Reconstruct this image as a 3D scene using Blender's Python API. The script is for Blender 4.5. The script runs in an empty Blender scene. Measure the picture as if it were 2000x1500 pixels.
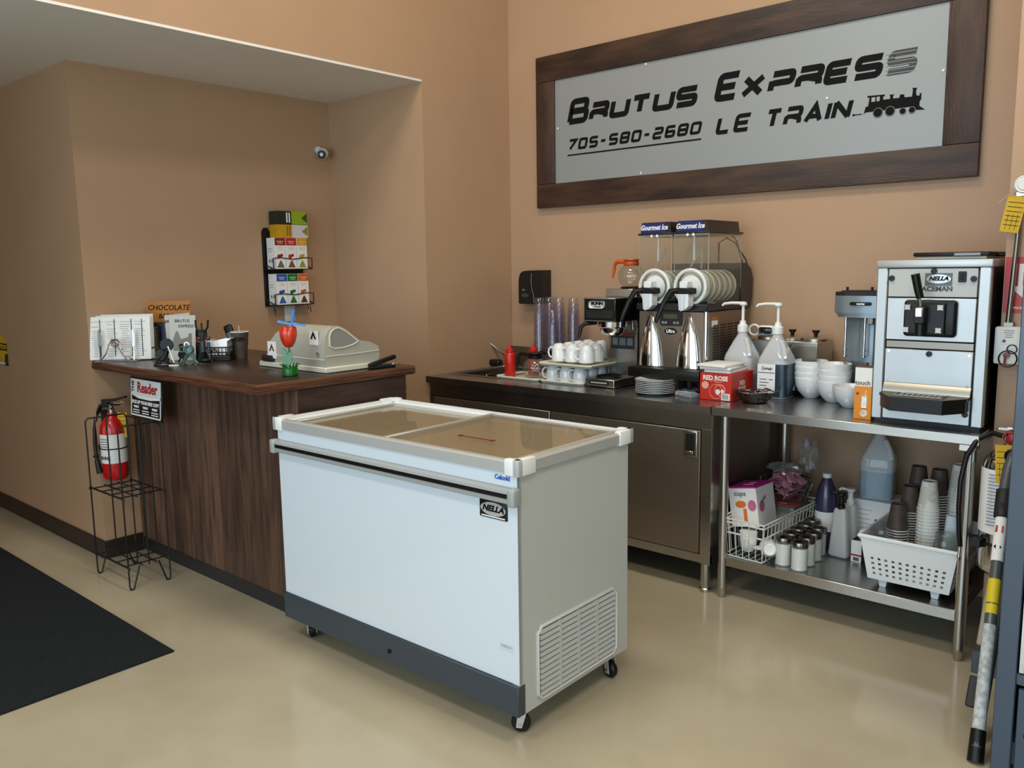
import bpy, bmesh, math, random
from math import pi, sin, cos, radians as rd
from mathutils import Vector as V, Matrix as MX
random.seed(7)
C = bpy.context.scene.collection
SC = bpy.context.scene

# ------------------------------------------------------------------ camera
cam = bpy.data.cameras.new('camera'); camo = bpy.data.objects.new('camera', cam); C.objects.link(camo)
yaw, pit, rol = 0.7219, 0.1388, -0.0144
F = V((-sin(yaw)*cos(pit), cos(yaw)*cos(pit), -sin(pit))); Rt = V((cos(yaw), sin(yaw), 0)); U = Rt.cross(F)
R2 = cos(rol)*Rt + sin(rol)*U; U2 = -sin(rol)*Rt + cos(rol)*U
m = MX((R2, U2, -F)).transposed().to_4x4(); m.translation = (3.6736, -4.1839, 1.5384)
camo.matrix_world = m
cam.sensor_width = 36; cam.sensor_fit = 'HORIZONTAL'; cam.lens = 1630/2000*36
cam.clip_start = .05
SC.camera = camo
SC.view_settings.view_transform = 'Standard'; SC.view_settings.look = 'None'
SC.view_settings.gamma = 1; SC.view_settings.use_curve_mapping = False
SC.view_settings.exposure = 0.0
try:
    SC.cycles.transparent_max_bounces = 32; SC.cycles.max_bounces = 8; SC.cycles.diffuse_bounces = 4
    SC.cycles.caustics_reflective = False; SC.cycles.caustics_refractive = False
    SC.cycles.sample_clamp_indirect = 6
except Exception: pass

# ------------------------------------------------------------------ light
wd = bpy.data.worlds.new('sky'); SC.world = wd; wd.use_nodes = True
bg = wd.node_tree.nodes['Background']; bg.inputs[0].default_value = (.75, .87, 1, 1); bg.inputs[1].default_value = 1.0
def area(name, loc, rot, sx, sy, power, col):
    l = bpy.data.lights.new(name, 'AREA'); l.shape = 'RECTANGLE'; l.size = sx; l.size_y = sy
    l.energy = power; l.color = col
    o = bpy.data.objects.new(name, l); C.objects.link(o); o.location = loc; o.rotation_euler = rot
    return o
# daylight through the shop-front glazing behind the camera
DAY = (.63, .84, 1.0)
for wx in (1.1, 2.9, 4.7):
    area('window_daylight', (wx, -7.35, 1.75), (rd(90), 0, 0), 1.6, 2.9, 56, DAY)
area('side_window_daylight', (6.35, -4.6, 1.9), (rd(90), 0, rd(90)), 2.6, 2.6, 25, DAY)
area('door_daylight', (-2.2, -7.35, 1.25), (rd(90), 0, 0), 1.8, 2.2, 20, (1, .9, .78))
# warm white ceiling fixtures of the high shop space
for lx, ly in ((1.6, -2.2), (4.2, -2.2), (1.6, -5.2), (4.2, -5.2)):
    area('ceiling_lamp', (lx, ly, 4.72), (0, 0, 0), 1.2, .6, 52, (1, .91, .78))

# ------------------------------------------------------------------ materials
def lin(h):
    h = h.lstrip('#'); r = [int(h[i:i+2], 16)/255 for i in (0, 2, 4)]
    return tuple((x/12.92 if x <= .04045 else ((x+.055)/1.055)**2.4) for x in r) + (1,)
_m = {}
def M(name, col='#808080', rough=.5, metal=0, var=0.0, scale=8, stretch=(1, 1, 1), bump=0.0, bscale=60, col2=None, trans=0, coat=0, spec=.5, rvar=0, objvar=0, fac=(.35, .65)):
    if name in _m: return _m[name]
    mt = bpy.data.materials.new(name); mt.use_nodes = True; _m[name] = mt
    nt = mt.node_tree; N = nt.nodes; L = nt.links; b = N['Principled BSDF']
    c = lin(col)
    b.inputs['Base Color'].default_value = c; b.inputs['Roughness'].default_value = rough
    b.inputs['Metallic'].default_value = metal; b.inputs['Specular IOR Level'].default_value = spec
    if trans: b.inputs['Transmission Weight'].default_value = trans
    if coat: b.inputs['Coat Weight'].default_value = coat; b.inputs['Coat Roughness'].default_value = .08
    if var or col2 or rvar or bump or objvar:
        tc = N.new('ShaderNodeTexCoord'); mp = N.new('ShaderNodeMapping'); L.new(tc.outputs['Object'], mp.inputs[0]); mp.inputs['Scale'].default_value = stretch
        if objvar:
            oi = N.new('ShaderNodeObjectInfo'); cm = N.new('ShaderNodeVectorMath'); cm.operation = 'SCALE'; cm.inputs[0].default_value = (13, 7, 5)
            L.new(oi.outputs['Random'], cm.inputs['Scale']); ad = N.new('ShaderNodeVectorMath'); L.new(tc.outputs['Object'], ad.inputs[0]); L.new(cm.outputs[0], ad.inputs[1]); L.new(ad.outputs[0], mp.inputs[0])
        nz = N.new('ShaderNodeTexNoise'); nz.inputs['Scale'].default_value = scale; nz.inputs['Detail'].default_value = 6; L.new(mp.outputs[0], nz.inputs['Vector'])
        if var or col2:
            cr = N.new('ShaderNodeValToRGB'); L.new(nz.outputs['Fac'], cr.inputs[0])
            c2 = lin(col2) if col2 else tuple(x*(1-var) for x in c[:3]) + (1,)
            cr.color_ramp.elements[0].color = c2; cr.color_ramp.elements[1].color = c
            cr.color_ramp.elements[0].position = fac[0]; cr.color_ramp.elements[1].position = fac[1]
            out = cr.outputs[0]
            if objvar:
                hs = N.new('ShaderNodeHueSaturation'); L.new(out, hs.inputs['Color'])
                mr = N.new('ShaderNodeMapRange'); mr.inputs['To Min'].default_value = 1-objvar; mr.inputs['To Max'].default_value = 1+objvar
                L.new(oi.outputs['Random'], mr.inputs['Value']); L.new(mr.outputs[0], hs.inputs['Value']); out = hs.outputs[0]
            L.new(out, b.inputs['Base Color'])
        if rvar:
            mr = N.new('ShaderNodeMapRange'); mr.inputs['To Min'].default_value = rough-rvar; mr.inputs['To Max'].default_value = rough+rvar
            L.new(nz.outputs['Fac'], mr.inputs['Value']); L.new(mr.outputs[0], b.inputs['Roughness'])
        if bump:
            n2 = N.new('ShaderNodeTexNoise'); n2.inputs['Scale'].default_value = bscale; n2.inputs['Detail'].default_value = 4; L.new(mp.outputs[0], n2.inputs['Vector'])
            bp = N.new('ShaderNodeBump'); bp.inputs['Strength'].default_value = bump; bp.inputs['Distance'].default_value = .01
            L.new(n2.outputs['Fac'], bp.inputs['Height']); L.new(bp.outputs[0], b.inputs['Normal'])
    return mt
def clear(name, tint='#ffffff', gloss=.1, body=0.0, bodycol='#ffffff', rough=.03):
    """thin see-through sheet: tinted transparency, Fresnel gloss, optional milky body"""
    if name in _m: return _m[name]
    mt = bpy.data.materials.new(name); mt.use_nodes = True; _m[name] = mt
    nt = mt.node_tree; N = nt.nodes; L = nt.links
    for n in list(N): N.remove(n)
    o = N.new('ShaderNodeOutputMaterial'); t = N.new('ShaderNodeBsdfTransparent'); t.inputs[0].default_value = lin(tint)
    g = N.new('ShaderNodeBsdfGlossy'); g.inputs['Roughness'].default_value = rough
    lw = N.new('ShaderNodeLayerWeight'); lw.inputs[0].default_value = .5
    pw = N.new('ShaderNodeMath'); pw.operation = 'POWER'; L.new(lw.outputs['Facing'], pw.inputs[0]); pw.inputs[1].default_value = 3.5
    ad = N.new('ShaderNodeMath'); ad.operation = 'MULTIPLY_ADD'; L.new(pw.outputs[0], ad.inputs[0]); ad.inputs[1].default_value = .5; ad.inputs[2].default_value = .012+gloss*.12; ad.use_clamp = True
    mx = N.new('ShaderNodeMixShader'); L.new(ad.outputs[0], mx.inputs[0])
    base = t
    if body:
        d = N.new('ShaderNodeBsdfDiffuse'); d.inputs[0].default_value = lin(bodycol)
        tl = N.new('ShaderNodeBsdfTranslucent'); tl.inputs[0].default_value = lin(bodycol)
        m0 = N.new('ShaderNodeMixShader'); m0.inputs[0].default_value = .4; L.new(d.outputs[0], m0.inputs[1]); L.new(tl.outputs[0], m0.inputs[2])
        m1 = N.new('ShaderNodeMixShader'); m1.inputs[0].default_value = body; L.new(t.outputs[0], m1.inputs[1]); L.new(m0.outputs[0], m1.inputs[2]); base = m1
    L.new(base.outputs[0], mx.inputs[1]); L.new(g.outputs[0], mx.inputs[2]); L.new(mx.outputs[0], o.inputs[0])
    return mt
WALL = M('latte_wall_paint', '#b79577', .42, var=.04, scale=3, bump=.04, bscale=180, spec=.35)
SHELLW = M('off_white_paint', '#cfcdc4', .6)
SOFF = M('soffit_white', '#e9e7e0', .7, bump=.05, bscale=120)
FLOOR = M('epoxy_floor', '#b2a890', .14, col2='#a79d85', scale=2.2, rvar=.04, bump=.012, bscale=9, spec=.45)
BASEB = M('baseboard_vinyl', '#2b2019', .45, var=.15)
MAT = M('door_mat', '#0d0f10', .95, col2='#2a2e30', scale=260, fac=(.5, .75), bump=.8, bscale=300, spec=.1)
BLACK = M('black_plastic', '#0a0a0b', .38, spec=.35)
BLACKM = M('black_matte', '#191919', .6)
WIREB = M('black_wire', '#101010', .4)
WHITE = M('white_plastic', '#e8ebea', .35)
WARMW = M('cream_plastic', '#d8d5c2', .4)
PORC = M('white_porcelain', '#f0f2f2', .12, coat=.5)
PAPER = M('paper_white', '#ebebe8', .7)
ENAM = M('white_enamel', '#d0dbe3', .28, coat=.2)
GREYA = M('aluminium_trim', '#a9aaa6', .42, metal=.5)
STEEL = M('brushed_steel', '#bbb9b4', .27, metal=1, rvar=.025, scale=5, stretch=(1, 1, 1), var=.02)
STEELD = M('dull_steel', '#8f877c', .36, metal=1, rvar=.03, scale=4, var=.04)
CHROME = M('chrome', '#d8d8d8', .08, metal=1)
GLASS = clear('clear_glass', '#fafbf9', .08)
CARAFE = clear('carafe_glass', '#f3f5f2', .7, body=.05, bodycol='#e8ece8')
CUPGL = clear('clear_tumbler', '#f2f1f6', .5, body=.06, bodycol='#c9c2e6')
LID = clear('freezer_lid_glass', '#f8f4ec', .25, body=.2, bodycol='#d8ccb0')
DARKGL = M('dark_glass', '#0c1014', .08)
RED = M('red_gloss', '#c01712', .25, coat=.4)
GREYT = M('grey_tube', '#4b5054', .35, coat=.2)
LOCK = M('slate_powdercoat', '#3c4b5c', .3, coat=.2)
YEL = M('yellow_tag', '#d2ab17', .6, var=.1)
NAVY = M('navy_print', '#17216b', .35)
INK = M('black_ink', '#0e0e0e', .7, spec=.15)

# ------------------------------------------------------------------ mesh builder
class B:
    def __init__(s): s.b = bmesh.new()
    def _x(s, vs, mx):
        if mx is not None: bmesh.ops.transform(s.b, matrix=mx, verts=vs)
        return s
    def box(s, x0, x1, y0, y1, z0, z1, bev=0, seg=2, mx=None):
        r = bmesh.ops.create_cube(s.b, size=1)['verts']
        bmesh.ops.scale(s.b, vec=(x1-x0, y1-y0, z1-z0), verts=r); bmesh.ops.translate(s.b, vec=((x0+x1)/2, (y0+y1)/2, (z0+z1)/2), verts=r)
        if bev:
            es = list({e for v in r for e in v.link_edges})
            q = bmesh.ops.bevel(s.b, geom=es, offset=bev, segments=seg, profile=.5, affect='EDGES')
            r = list({v for f in q['faces'] for v in f.verts} | {v for v in r if v.is_valid})
        return s._x(r, mx)
    def lathe(s, prof, c=(0, 0, 0), n=24, mx=None, cap=True):
        rings = []; vs = []
        for r, z in prof:
            if r < 1e-5:
                v = s.b.verts.new((c[0], c[1], c[2]+z)); rings.append([v]); vs.append(v)
            else:
                ring = [s.b.verts.new((c[0]+r*cos(2*pi*i/n), c[1]+r*sin(2*pi*i/n), c[2]+z)) for i in range(n)]; rings.append(ring); vs += ring
        for a, b in zip(rings, rings[1:]):
            for i in range(n):
                j = (i+1) % n
                if len(a) == 1 and len(b) == 1: continue
                if len(a) == 1: f = (a[0], b[j], b[i])
                elif len(b) == 1: f = (a[i], a[j], b[0])
                else: f = (a[i], a[j], b[j], b[i])
                try: s.b.faces.new(f)
                except ValueError: pass
        if cap:
            if len(rings[0]) > 1: s.b.faces.new(rings[0][::-1])
            if len(rings[-1]) > 1: s.b.faces.new(rings[-1])
        return s._x(vs, mx)
    def cyl(s, p0, p1, r0, r1=None, n=16):
        r1 = r0 if r1 is None else r1
        p0 = V(p0); p1 = V(p1); d = p1-p0
        mx = MX.Translation(p0) @ d.to_track_quat('Z', 'Y').to_matrix().to_4x4()
        return s.lathe([(r0, 0), (r1, d.length)], n=n, mx=mx)
    def tube(s, pts, r, n=8, closed=False, cap=True):
        pts = [V(p) for p in pts]; k = len(pts); rings = []
        rr = r if isinstance(r, (list, tuple)) else [r]*k
        up = None
        for i, p in enumerate(pts):
            if closed: t = pts[(i+1) % k]-pts[i-1]
            else: t = pts[min(i+1, k-1)]-pts[max(i-1, 0)]
            t.normalize()
            if up is None:
                up = V((0, 0, 1)) if abs(t.z) < .9 else V((1, 0, 0))
            a = t.cross(up)
            if a.length < 1e-6: a = t.orthogonal()
            a.normalize(); b_ = t.cross(a).normalized(); up = -b_ if False else a.cross(t)
            w = 1.0
            if 0 < i < k-1 or closed:
                u1 = (pts[i]-pts[i-1]).normalized(); w = 1/max(.5, math.sqrt(max(0, (1+u1.dot((pts[(i+1) % k]-pts[i]).normalized()))/2)))
            rings.append([s.b.verts.new(p+rr[i]*w*(cos(2*pi*j/n)*a+sin(2*pi*j/n)*b_)) for j in range(n)])
        for i in range(k if closed else k-1):
            A = rings[i]; Bq = rings[(i+1) % k]
            for j in range(n): s.b.faces.new((A[j], A[(j+1) % n], Bq[(j+1) % n], Bq[j]))
        if cap and not closed: s.b.faces.new(rings[0][::-1]); s.b.faces.new(rings[-1])
        return s
    def prism(s, poly, a, b, ax='y', mx=None):
        def P(u, v, t): return {'x': (t, u, v), 'y': (u, t, v), 'z': (u, v, t)}[ax]
        A = [s.b.verts.new(P(u, v, a)) for u, v in poly]; Bq = [s.b.verts.new(P(u, v, b)) for u, v in poly]; n = len(poly)
        s.b.faces.new(A[::-1]); s.b.faces.new(Bq)
        for i in range(n): s.b.faces.new((A[i], A[(i+1) % n], Bq[(i+1) % n], Bq[i]))
        return s._x(A+Bq, mx)
    def ribbon(s, pts, w, y0, y1, shear=0, o=(0, 0), r=.0, mir=1):
        """flat stroke in the x-z plane between y0 and y1, corners rounded by r"""
        P = [V((p[0], p[1])) for p in pts]; closed = (P[0]-P[-1]).length < 1e-6
        if closed: P = P[:-1]
        out = []; k = len(P)
        for i, p in enumerate(P):
            if (i in (0, k-1) and not closed) or r <= 0: out.append(p); continue
            a = P[i-1]; c = P[(i+1) % k]; u = (a-p); v = (c-p); q = min(r, u.length*.45, v.length*.45); u.normalize(); v.normalize()
            for t in (0, .25, .5, .75, 1): out.append((p+u*q)*(1-t)**2 + p*2*t*(1-t) + (p+v*q)*t*t)
        k = len(out); Lf = []; Rg = []
        for i, p in enumerate(out):
            d0 = (p-out[i-1]) if (i > 0 or closed) else (out[1]-p); d1 = (out[(i+1) % k]-p) if (i < k-1 or closed) else d0
            if d0.length < 1e-7: d0 = d1
            if d1.length < 1e-7: d1 = d0
            d0.normalize(); d1.normalize(); nrm = V((-(d0.y+d1.y), d0.x+d1.x))
            if nrm.length < 1e-6: nrm = V((-d1.y, d1.x))
            nrm.normalize(); sc = 1/max(.45, nrm.dot(V((-d1.y, d1.x))))
            Lf.append(p+nrm*w/2*sc); Rg.append(p-nrm*w/2*sc)
        def W(p, y): return (o[0]+p.x+shear*p.y, y, o[1]+p.y)
        for i in range(k if closed else k-1):
            j = (i+1) % k
            q = [Lf[i], Lf[j], Rg[j], Rg[i]]
            A = [s.b.verts.new(W(p, y0)) for p in q]; Bq = [s.b.verts.new(W(p, y1)) for p in q]
            s.b.faces.new(A); s.b.faces.new(Bq[::-1])
            for t in range(4): s.b.faces.new((A[t], Bq[t], Bq[(t+1) % 4], A[(t+1) % 4]))
        return s
    def sph(s, c, r, n=16, sc=(1, 1, 1)):
        q = bmesh.ops.create_uvsphere(s.b, u_segments=n, v_segments=max(6, n//2), radius=r)['verts']
        bmesh.ops.scale(s.b, vec=sc, verts=q); bmesh.ops.translate(s.b, vec=c, verts=q); return s
    def torus(s, c, R, r, ax='z', n=24, m=8):
        pts = []
        for i in range(n):
            a = 2*pi*i/n; u, v = R*cos(a), R*sin(a)
            pts.append({'z': (c[0]+u, c[1]+v, c[2]), 'y': (c[0]+u, c[1], c[2]+v), 'x': (c[0], c[1]+u, c[2]+v)}[ax])
        return s.tube(pts, r, m, closed=True)
    def disc(s, c, r, h, ax='y', n=20):
        e = {'x': V((h, 0, 0)), 'y': V((0, h, 0)), 'z': V((0, 0, h))}[ax]
        return s.cyl(V(c), V(c)+e, r, n=n)
def obj(name, b, mat, parent=None, loc=None, rot=None, smooth=40):
    me = bpy.data.meshes.new(name); bmesh.ops.recalc_face_normals(b.b, faces=b.b.faces[:]); b.b.to_mesh(me); b.b.free()
    me.materials.append(mat)
    if smooth:
        for p in me.polygons: p.use_smooth = True
        me.set_sharp_from_angle(angle=rd(smooth))
    o = bpy.data.objects.new(name, me); C.objects.link(o)
    if parent: o.parent = parent
    if loc: o.location = loc
    if rot: o.rotation_euler = rot
    return o
def thing(name, label, cat, loc=(0, 0, 0), rz=0, group=None, rot=None):
    o = bpy.data.objects.new(name, None); o.empty_display_size = .05; C.objects.link(o); o.location = loc
    o.rotation_euler = rot if rot else (0, 0, rz); o['label'] = label; o['category'] = cat
    if group: o['group'] = group
    return o
def tag(o, label, cat, group=None):
    o['label'] = label; o['category'] = cat
    if group: o['group'] = group
    return o
def struct(name, b, mat, parent=None, smooth=0):
    o = obj(name, b, mat, parent, smooth=smooth)
    if not parent: o['kind'] = 'structure'
    return o
def dup(t, loc=None, rz=None, label=None, group=None):
    r = t.copy(); C.objects.link(r)
    if loc: r.location = loc
    if rz is not None: r.rotation_euler = (0, 0, rz)
    if label: r['label'] = label
    if group: r['group'] = group
    for ch in t.children:
        c = ch.copy(); C.objects.link(c); c.parent = r
        for g in ch.children:
            d = g.copy(); C.objects.link(d); d.parent = c
    return r
def txt(s, size, loc, mat, parent=None, face='-y', name='lettering', align='CENTER', sx=1, shear=0, off=0, ext=.0006, roll=0, lab=None):
    cu = bpy.data.curves.new('t', 'FONT'); cu.body = s; cu.size = size; cu.align_x = align; cu.align_y = 'CENTER'
    cu.shear = shear; cu.offset = off; cu.extrude = ext; cu.resolution_u = 2
    t = bpy.data.objects.new('t', cu); C.objects.link(t); bpy.context.view_layer.update()
    me = bpy.data.meshes.new_from_object(t); bpy.data.objects.remove(t); me.name = name
    me.materials.clear(); me.materials.append(mat)
    o = bpy.data.objects.new(name, me); C.objects.link(o)
    R = {'-y': MX.Rotation(rd(90), 4, 'X'), '+x': MX.Rotation(rd(90), 4, 'Z') @ MX.Rotation(rd(90), 4, 'X'), '+z': MX.Identity(4)}[face]
    me.transform(MX.Translation(V(loc)) @ R @ MX.Rotation(roll, 4, 'Z') @ MX.Diagonal((sx, 1, 1, 1)))
    if parent: o.parent = parent
    if lab: o['label'] = lab
    return o
NTH = 'topmost second third fourth fifth sixth seventh eighth ninth tenth eleventh twelfth thirteenth fourteenth fifteenth sixteenth seventeenth eighteenth nineteenth twentieth twenty-first twenty-second twenty-third twenty-fourth twenty-fifth twenty-sixth twenty-seventh twenty-eighth'.split()
def nth(k): return NTH[k-1] + (' from the top' if k > 1 else '')
def arc(cx, cz, r, a0, a1, n=8): return [(cx+r*cos(rd(a0+(a1-a0)*i/n)), cz+r*sin(rd(a0+(a1-a0)*i/n))) for i in range(n+1)]

# ================================================================== structure
struct('floor', B().box(-5, 6.6, -7.6, .2, -.1, 0), FLOOR)
struct('wall_back', B().box(0, 4.2, 0, .12, 0, 4.9), WALL)
struct('wall_left', B().box(-1, 0, -.7633, .12, 0, 4.9), WALL)
struct('trim_1', B().box(-5, 0, -7.6, -.7633, 2.615, 4.9), WALL)
struct('ceiling', B().box(-5, .003, -7.6, -.7633, 2.603, 2.615), SOFF)  # white lip past the bulkhead face models light caught on the edge
struct('ceiling', B().box(-5, 6.6, -7.6, .2, 4.9, 5.0), SOFF)
struct('wall_alcove', B().box(-1, -.8821, -2.3661, -.7633, 0, 2.603), WALL)
struct('wall_far', B().box(-5, -1, -2.3661, -2.25, 0, 2.603), WALL)
struct('wall_right', B().box(2.985, 4.2, -.62, .12, 0, 4.9), WALL)
struct('wall_light_block', B().box(-.12, 0, -7.5, -4.8, 0, 2.603), WALL)  # unseen wall added to block window light from the low left area
struct('wall_east', B().box(6.5, 6.6, -7.6, .2, 0, 4.9), SHELLW)
struct('wall_east', B().box(4.2, 6.5, 0, .12, 0, 4.9), SHELLW)
struct('wall_west', B().box(-5.1, -5, -7.6, -2.25, 0, 2.603), WALL)
struct('wall_front', B().box(-5, 6.6, -7.6, -7.5, 0, .25).box(-5, 6.6, -7.6, -7.5, 3.3, 4.9).box(-5, .2, -7.6, -7.5, .25, 3.3).box(5.6, 6.6, -7.6, -7.5, .25, 3.3), SHELLW)
wf = struct('window_1', B().box(.2, .28, -7.55, -7.3, .25, 3.3).box(1.95, 2.05, -7.55, -7.3, .25, 3.3).box(3.75, 3.85, -7.55, -7.3, .25, 3.3).box(5.52, 5.6, -7.55, -7.3, .25, 3.3).box(.2, 5.6, -7.5, -7.3, 2.3, 2.38), BLACKM)
def baseb(name, x0, x1, y0, y1): return struct(name, B().box(x0, x1, y0, y1, 0, .1, .003, 1), BASEB)
baseb('baseboard_left', -5, -.868, -2.381, -2.3661)
baseb('baseboard_back', -.8821, -.868, -2.3661, -2.168)

# ================================================================== wall sign
sg = thing('wall_sign', 'long grey business sign with dark stained wood frame on the back wall', 'sign', (0, 0, 0))
WOODF = M('stained_pine', '#4c3425', .5, col2='#2a1b12', scale=1.6, stretch=(1.6, 6, 9), bump=.25, bscale=16, objvar=.12)
WOODV = M('stained_pine_upright', '#4c3425', .5, col2='#2a1b12', scale=1.6, stretch=(9, 6, 1.6), bump=.25, bscale=16, objvar=.12)
x0, x1, z0, z1 = .252, 2.743, 1.905, 2.813; a0, a1, c0, c1 = .3955, 2.594, 2.048, 2.662
obj('frame_board', B().box(x0, x1, -.036, -.001, c1, z1, .003), WOODF, sg)
obj('frame_board', B().box(x0, x1, -.036, -.001, z0, c0, .003), WOODF, sg)
obj('frame_board', B().box(x0, a0, -.036, -.001, c0+.0015, c1-.0015, .003), WOODV, sg)
obj('frame_board', B().box(a1, x1, -.036, -.001, c0+.0015, c1-.0015, .003), WOODV, sg)
PANEL = M('brushed_silver_panel', '#9a9fa0', .45, metal=.35, rvar=.05, scale=40, stretch=(.1, 1, 4))
obj('sign_panel', B().box(a0, a1, -.024, -.006, c0, c1), PANEL, sg)
T = .0305; Y0, Y1 = -.0262, -.0242
G = {'B': [[(0, 0), (0, 1), (.92, 1), (.92, .52), (0, .52)], [(0, 0), (1, 0), (1, .5), (.1, .5)], [(0, 0), (0, .2)]],
     'R': [[(0, 0), (0, .5)], [(0, 1), (1, 1), (1, .48), (0, .48), (0, 0)], [(.45, .48), (1, .3), (1, 0)]],
     'U': [[(0, 1), (0, 0), (1, 0), (1, 1)]], 'T': [[(-.25, 1), (1.25, 1)], [(.5, 1), (.5, 0)]],
     'S': [[(1, 1), (0, 1), (0, .5), (1, .5), (1, 0), (0, 0)]], 'E': [[(1, 1), (0, 1), (0, 0), (1, 0)], [(0, .5), (.9, .5)]],
     'X': [[(0, 0), (1, 1)], [(0, 1), (1, 0)]], 'P': [[(0, 0), (0, .44), (1, .44), (1, 1), (0, 1)], [(0, .6), (0, .3)]],
     'L': [[(0, 1), (0, 0), (.9, 0)]], 'A': [[(-.1, 0), (.5, 1.02), (1.1, 0)], [(.2, .3), (.85, .3)]], 'I': [[(0, 0), (0, 1)]],
     'N': [[(0, 0), (0, 1.0)], [(0, 1), (1, 0)], [(1, 0), (1, 1)]],
     '7': [[(0, 1), (1, 1), (.25, 0)]], '0': [[(0, 0), (0, 1), (1, 1), (1, 0), (0, 0)]], '5': [[(1, 1), (0, 1), (0, .5), (1, .5), (1, 0), (0, 0)]],
     '8': [[(0, 0), (0, 1), (1, 1), (1, 0), (0, 0)], [(0, .5), (1, .5)]], '-': [[(0, .5), (.9, .5)]],
     '2': [[(0, 1), (1, 1), (1, .5), (0, .5), (0, 0), (1, 0)]], '6': [[(1, 1), (0, 1), (0, 0), (1, 0), (1, .5), (0, .5)]]}
def glyph(b, ch, x, z, w, h, t, shear=.24):
    w *= 1.07
    for q_, pl in enumerate(G[ch]):
        pts = [(t/2+u*(w-t), t/2+v*(h-t)) for u, v in pl]
        b.ribbon(pts, t, Y0-.0003*q_, Y1, shear, (x, z), r=(0 if ch in 'XAN7' else h*.14))
b = B(); zb = 2.387
for ch, x, w, h in (('B', .485, .14, .147), ('R', .645, .125, .107), ('U', .79, .125, .107), ('T', .948, .09, .107), ('U', 1.08, .125, .107), ('S', 1.223, .125, .107),
                    ('E', 1.46, .125, .142), ('X', 1.61, .115, .107), ('P', 1.757, .125, .107), ('R', 1.898, .125, .107), ('E', 2.04, .12, .107), ('S', 2.178, .125, .107)):
    b = B(); glyph(b, ch, x, zb, w, h, T if h < .12 else .034); obj('letter', b, INK, sg, smooth=0)
b = B(); glyph(b, 'S', 2.325, zb, .125, .107, T); obj('letter', b, M('faded_ink', '#3c3e3f', .6), sg, smooth=0)
b = B()
for i in range(6): b.box(2.33, 2.46+.004, -.0266, -.0263, zb+.006+i*.0175, zb+.0085+i*.0175)
obj('stripe_lines', b, PANEL, sg, smooth=0)
b = B(); x = .487
for ch in '705-580-2680':
    w = .06 if ch != '-' else .045; b = B(); glyph(b, ch, x, 2.236, w, .066, .0155); x += w+.0185; obj('digit', b, INK, sg, smooth=0)
obj('underline', B().box(.489, 1.393, Y0, Y1, 2.204, 2.212), INK, sg, smooth=0)
b = B()
for ch, x, w in (('L', 1.474, .082), ('E', 1.575, .085), ('T', 1.755, .06), ('R', 1.845, .085), ('A', 1.955, .075), ('I', 2.055, .03), ('N', 2.085, .085)):
    b = B(); glyph(b, ch, x, 2.219, w, .092, .0215); obj('letter', b, INK, sg, smooth=0)
b = B()   # locomotive silhouette
b.prism([(2.243, 2.228), (2.252, 2.262), (2.262, 2.262), (2.268, 2.30), (2.258, 2.303), (2.258, 2.31), (2.335, 2.306), (2.335, 2.298), (2.328, 2.298), (2.33, 2.283), (2.36, 2.283), (2.36, 2.297), (2.355, 2.302), (2.378, 2.301), (2.372, 2.296), (2.373, 2.283), (2.40, 2.282), (2.403, 2.296), (2.42, 2.295), (2.423, 2.281), (2.455, 2.28), (2.458, 2.31), (2.454, 2.318), (2.474, 2.316), (2.470, 2.30), (2.474, 2.282), (2.487, 2.28), (2.487, 2.29), (2.494, 2.29), (2.494, 2.262), (2.488, 2.255), (2.488, 2.235), (2.513, 2.216), (2.478, 2.219), (2.45, 2.236), (2.25, 2.236)], Y0, Y1)
for cx, r in ((2.308, .021), (2.362, .021), (2.418, .014), (2.458, .014)): b.disc((cx, Y0-.0006, 2.207+r), r, .0025)
b.box(2.195, 2.235, Y0, Y1, 2.229, 2.233).box(2.193, 2.2, Y0, Y1, 2.226, 2.236).box(2.168, 2.176, Y0, Y1, 2.226, 2.232)
obj('train_silhouette', b, INK, sg, smooth=0)
b = B().box(2.277, 2.294, -.0272, -.0264, 2.28, 2.3).box(2.3, 2.314, -.0272, -.0264, 2.28, 2.3)
for cx, r in ((2.308, .021), (2.362, .021), (2.418, .014), (2.458, .014)): b.torus((cx, -.0275, 2.207+r), r, .0016, 'y', 20, 4)
obj('train_cutouts', b, PANEL, sg, smooth=0)
for x, z in ((.417, 2.376), (1.043, 2.652), (1.015, 2.061), (2.068, 2.327), (2.581, 2.375)):
    obj('screw', B().disc((x, -.0285, z), .006, .004), WHITE, sg)

# ================================================================== wood counter
wc = thing('service_counter', 'dark wood-look service counter with overhanging top, standing in the alcove', 'counter', (0, 0, 0))
TOPW = M('dark_laminate_top', '#33251f', .3, col2='#251a16', scale=5, stretch=(14, 1.2, 1), bump=.06, bscale=30)
EDGEW = M('walnut_edge', '#6b4430', .4, col2='#452a1c', scale=4, stretch=(1.5, 1.5, 40))
W0, W1 = 1.036, 1.08
obj('countertop', B().box(-.88, .680, -2.349, -1.502, W0, W1, .004), TOPW, wc)
def bull(b, p0, p1, out):  # rounded edge strip
    pass
pf = [(0, W0+.002), (.009, W0+.003), (.014, W0+.01), (.0145, W0+.0145), (.0125, W0+.0155), (.0145, W0+.0165), (.0145, W0+.0285), (.0125, W0+.0295), (.0145, W0+.0305), (.014, W1-.008), (.009, W1-.001), (0, W1+.0005)]
def mitre(P, Q, nP, nQ):   # rounded edge strip with mitred ends, offset directions nP, nQ
    b = B(); A = [b.b.verts.new((P[0]+nP[0]*u, P[1]+nP[1]*u, z)) for u, z in pf]; D = [b.b.verts.new((Q[0]+nQ[0]*u, Q[1]+nQ[1]*u, z)) for u, z in pf]; n = len(pf)
    for i in range(n): b.b.faces.new((A[i], A[(i+1) % n], D[(i+1) % n], D[i]))
    b.b.faces.new(A[::-1]); b.b.faces.new(D); return b
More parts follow.
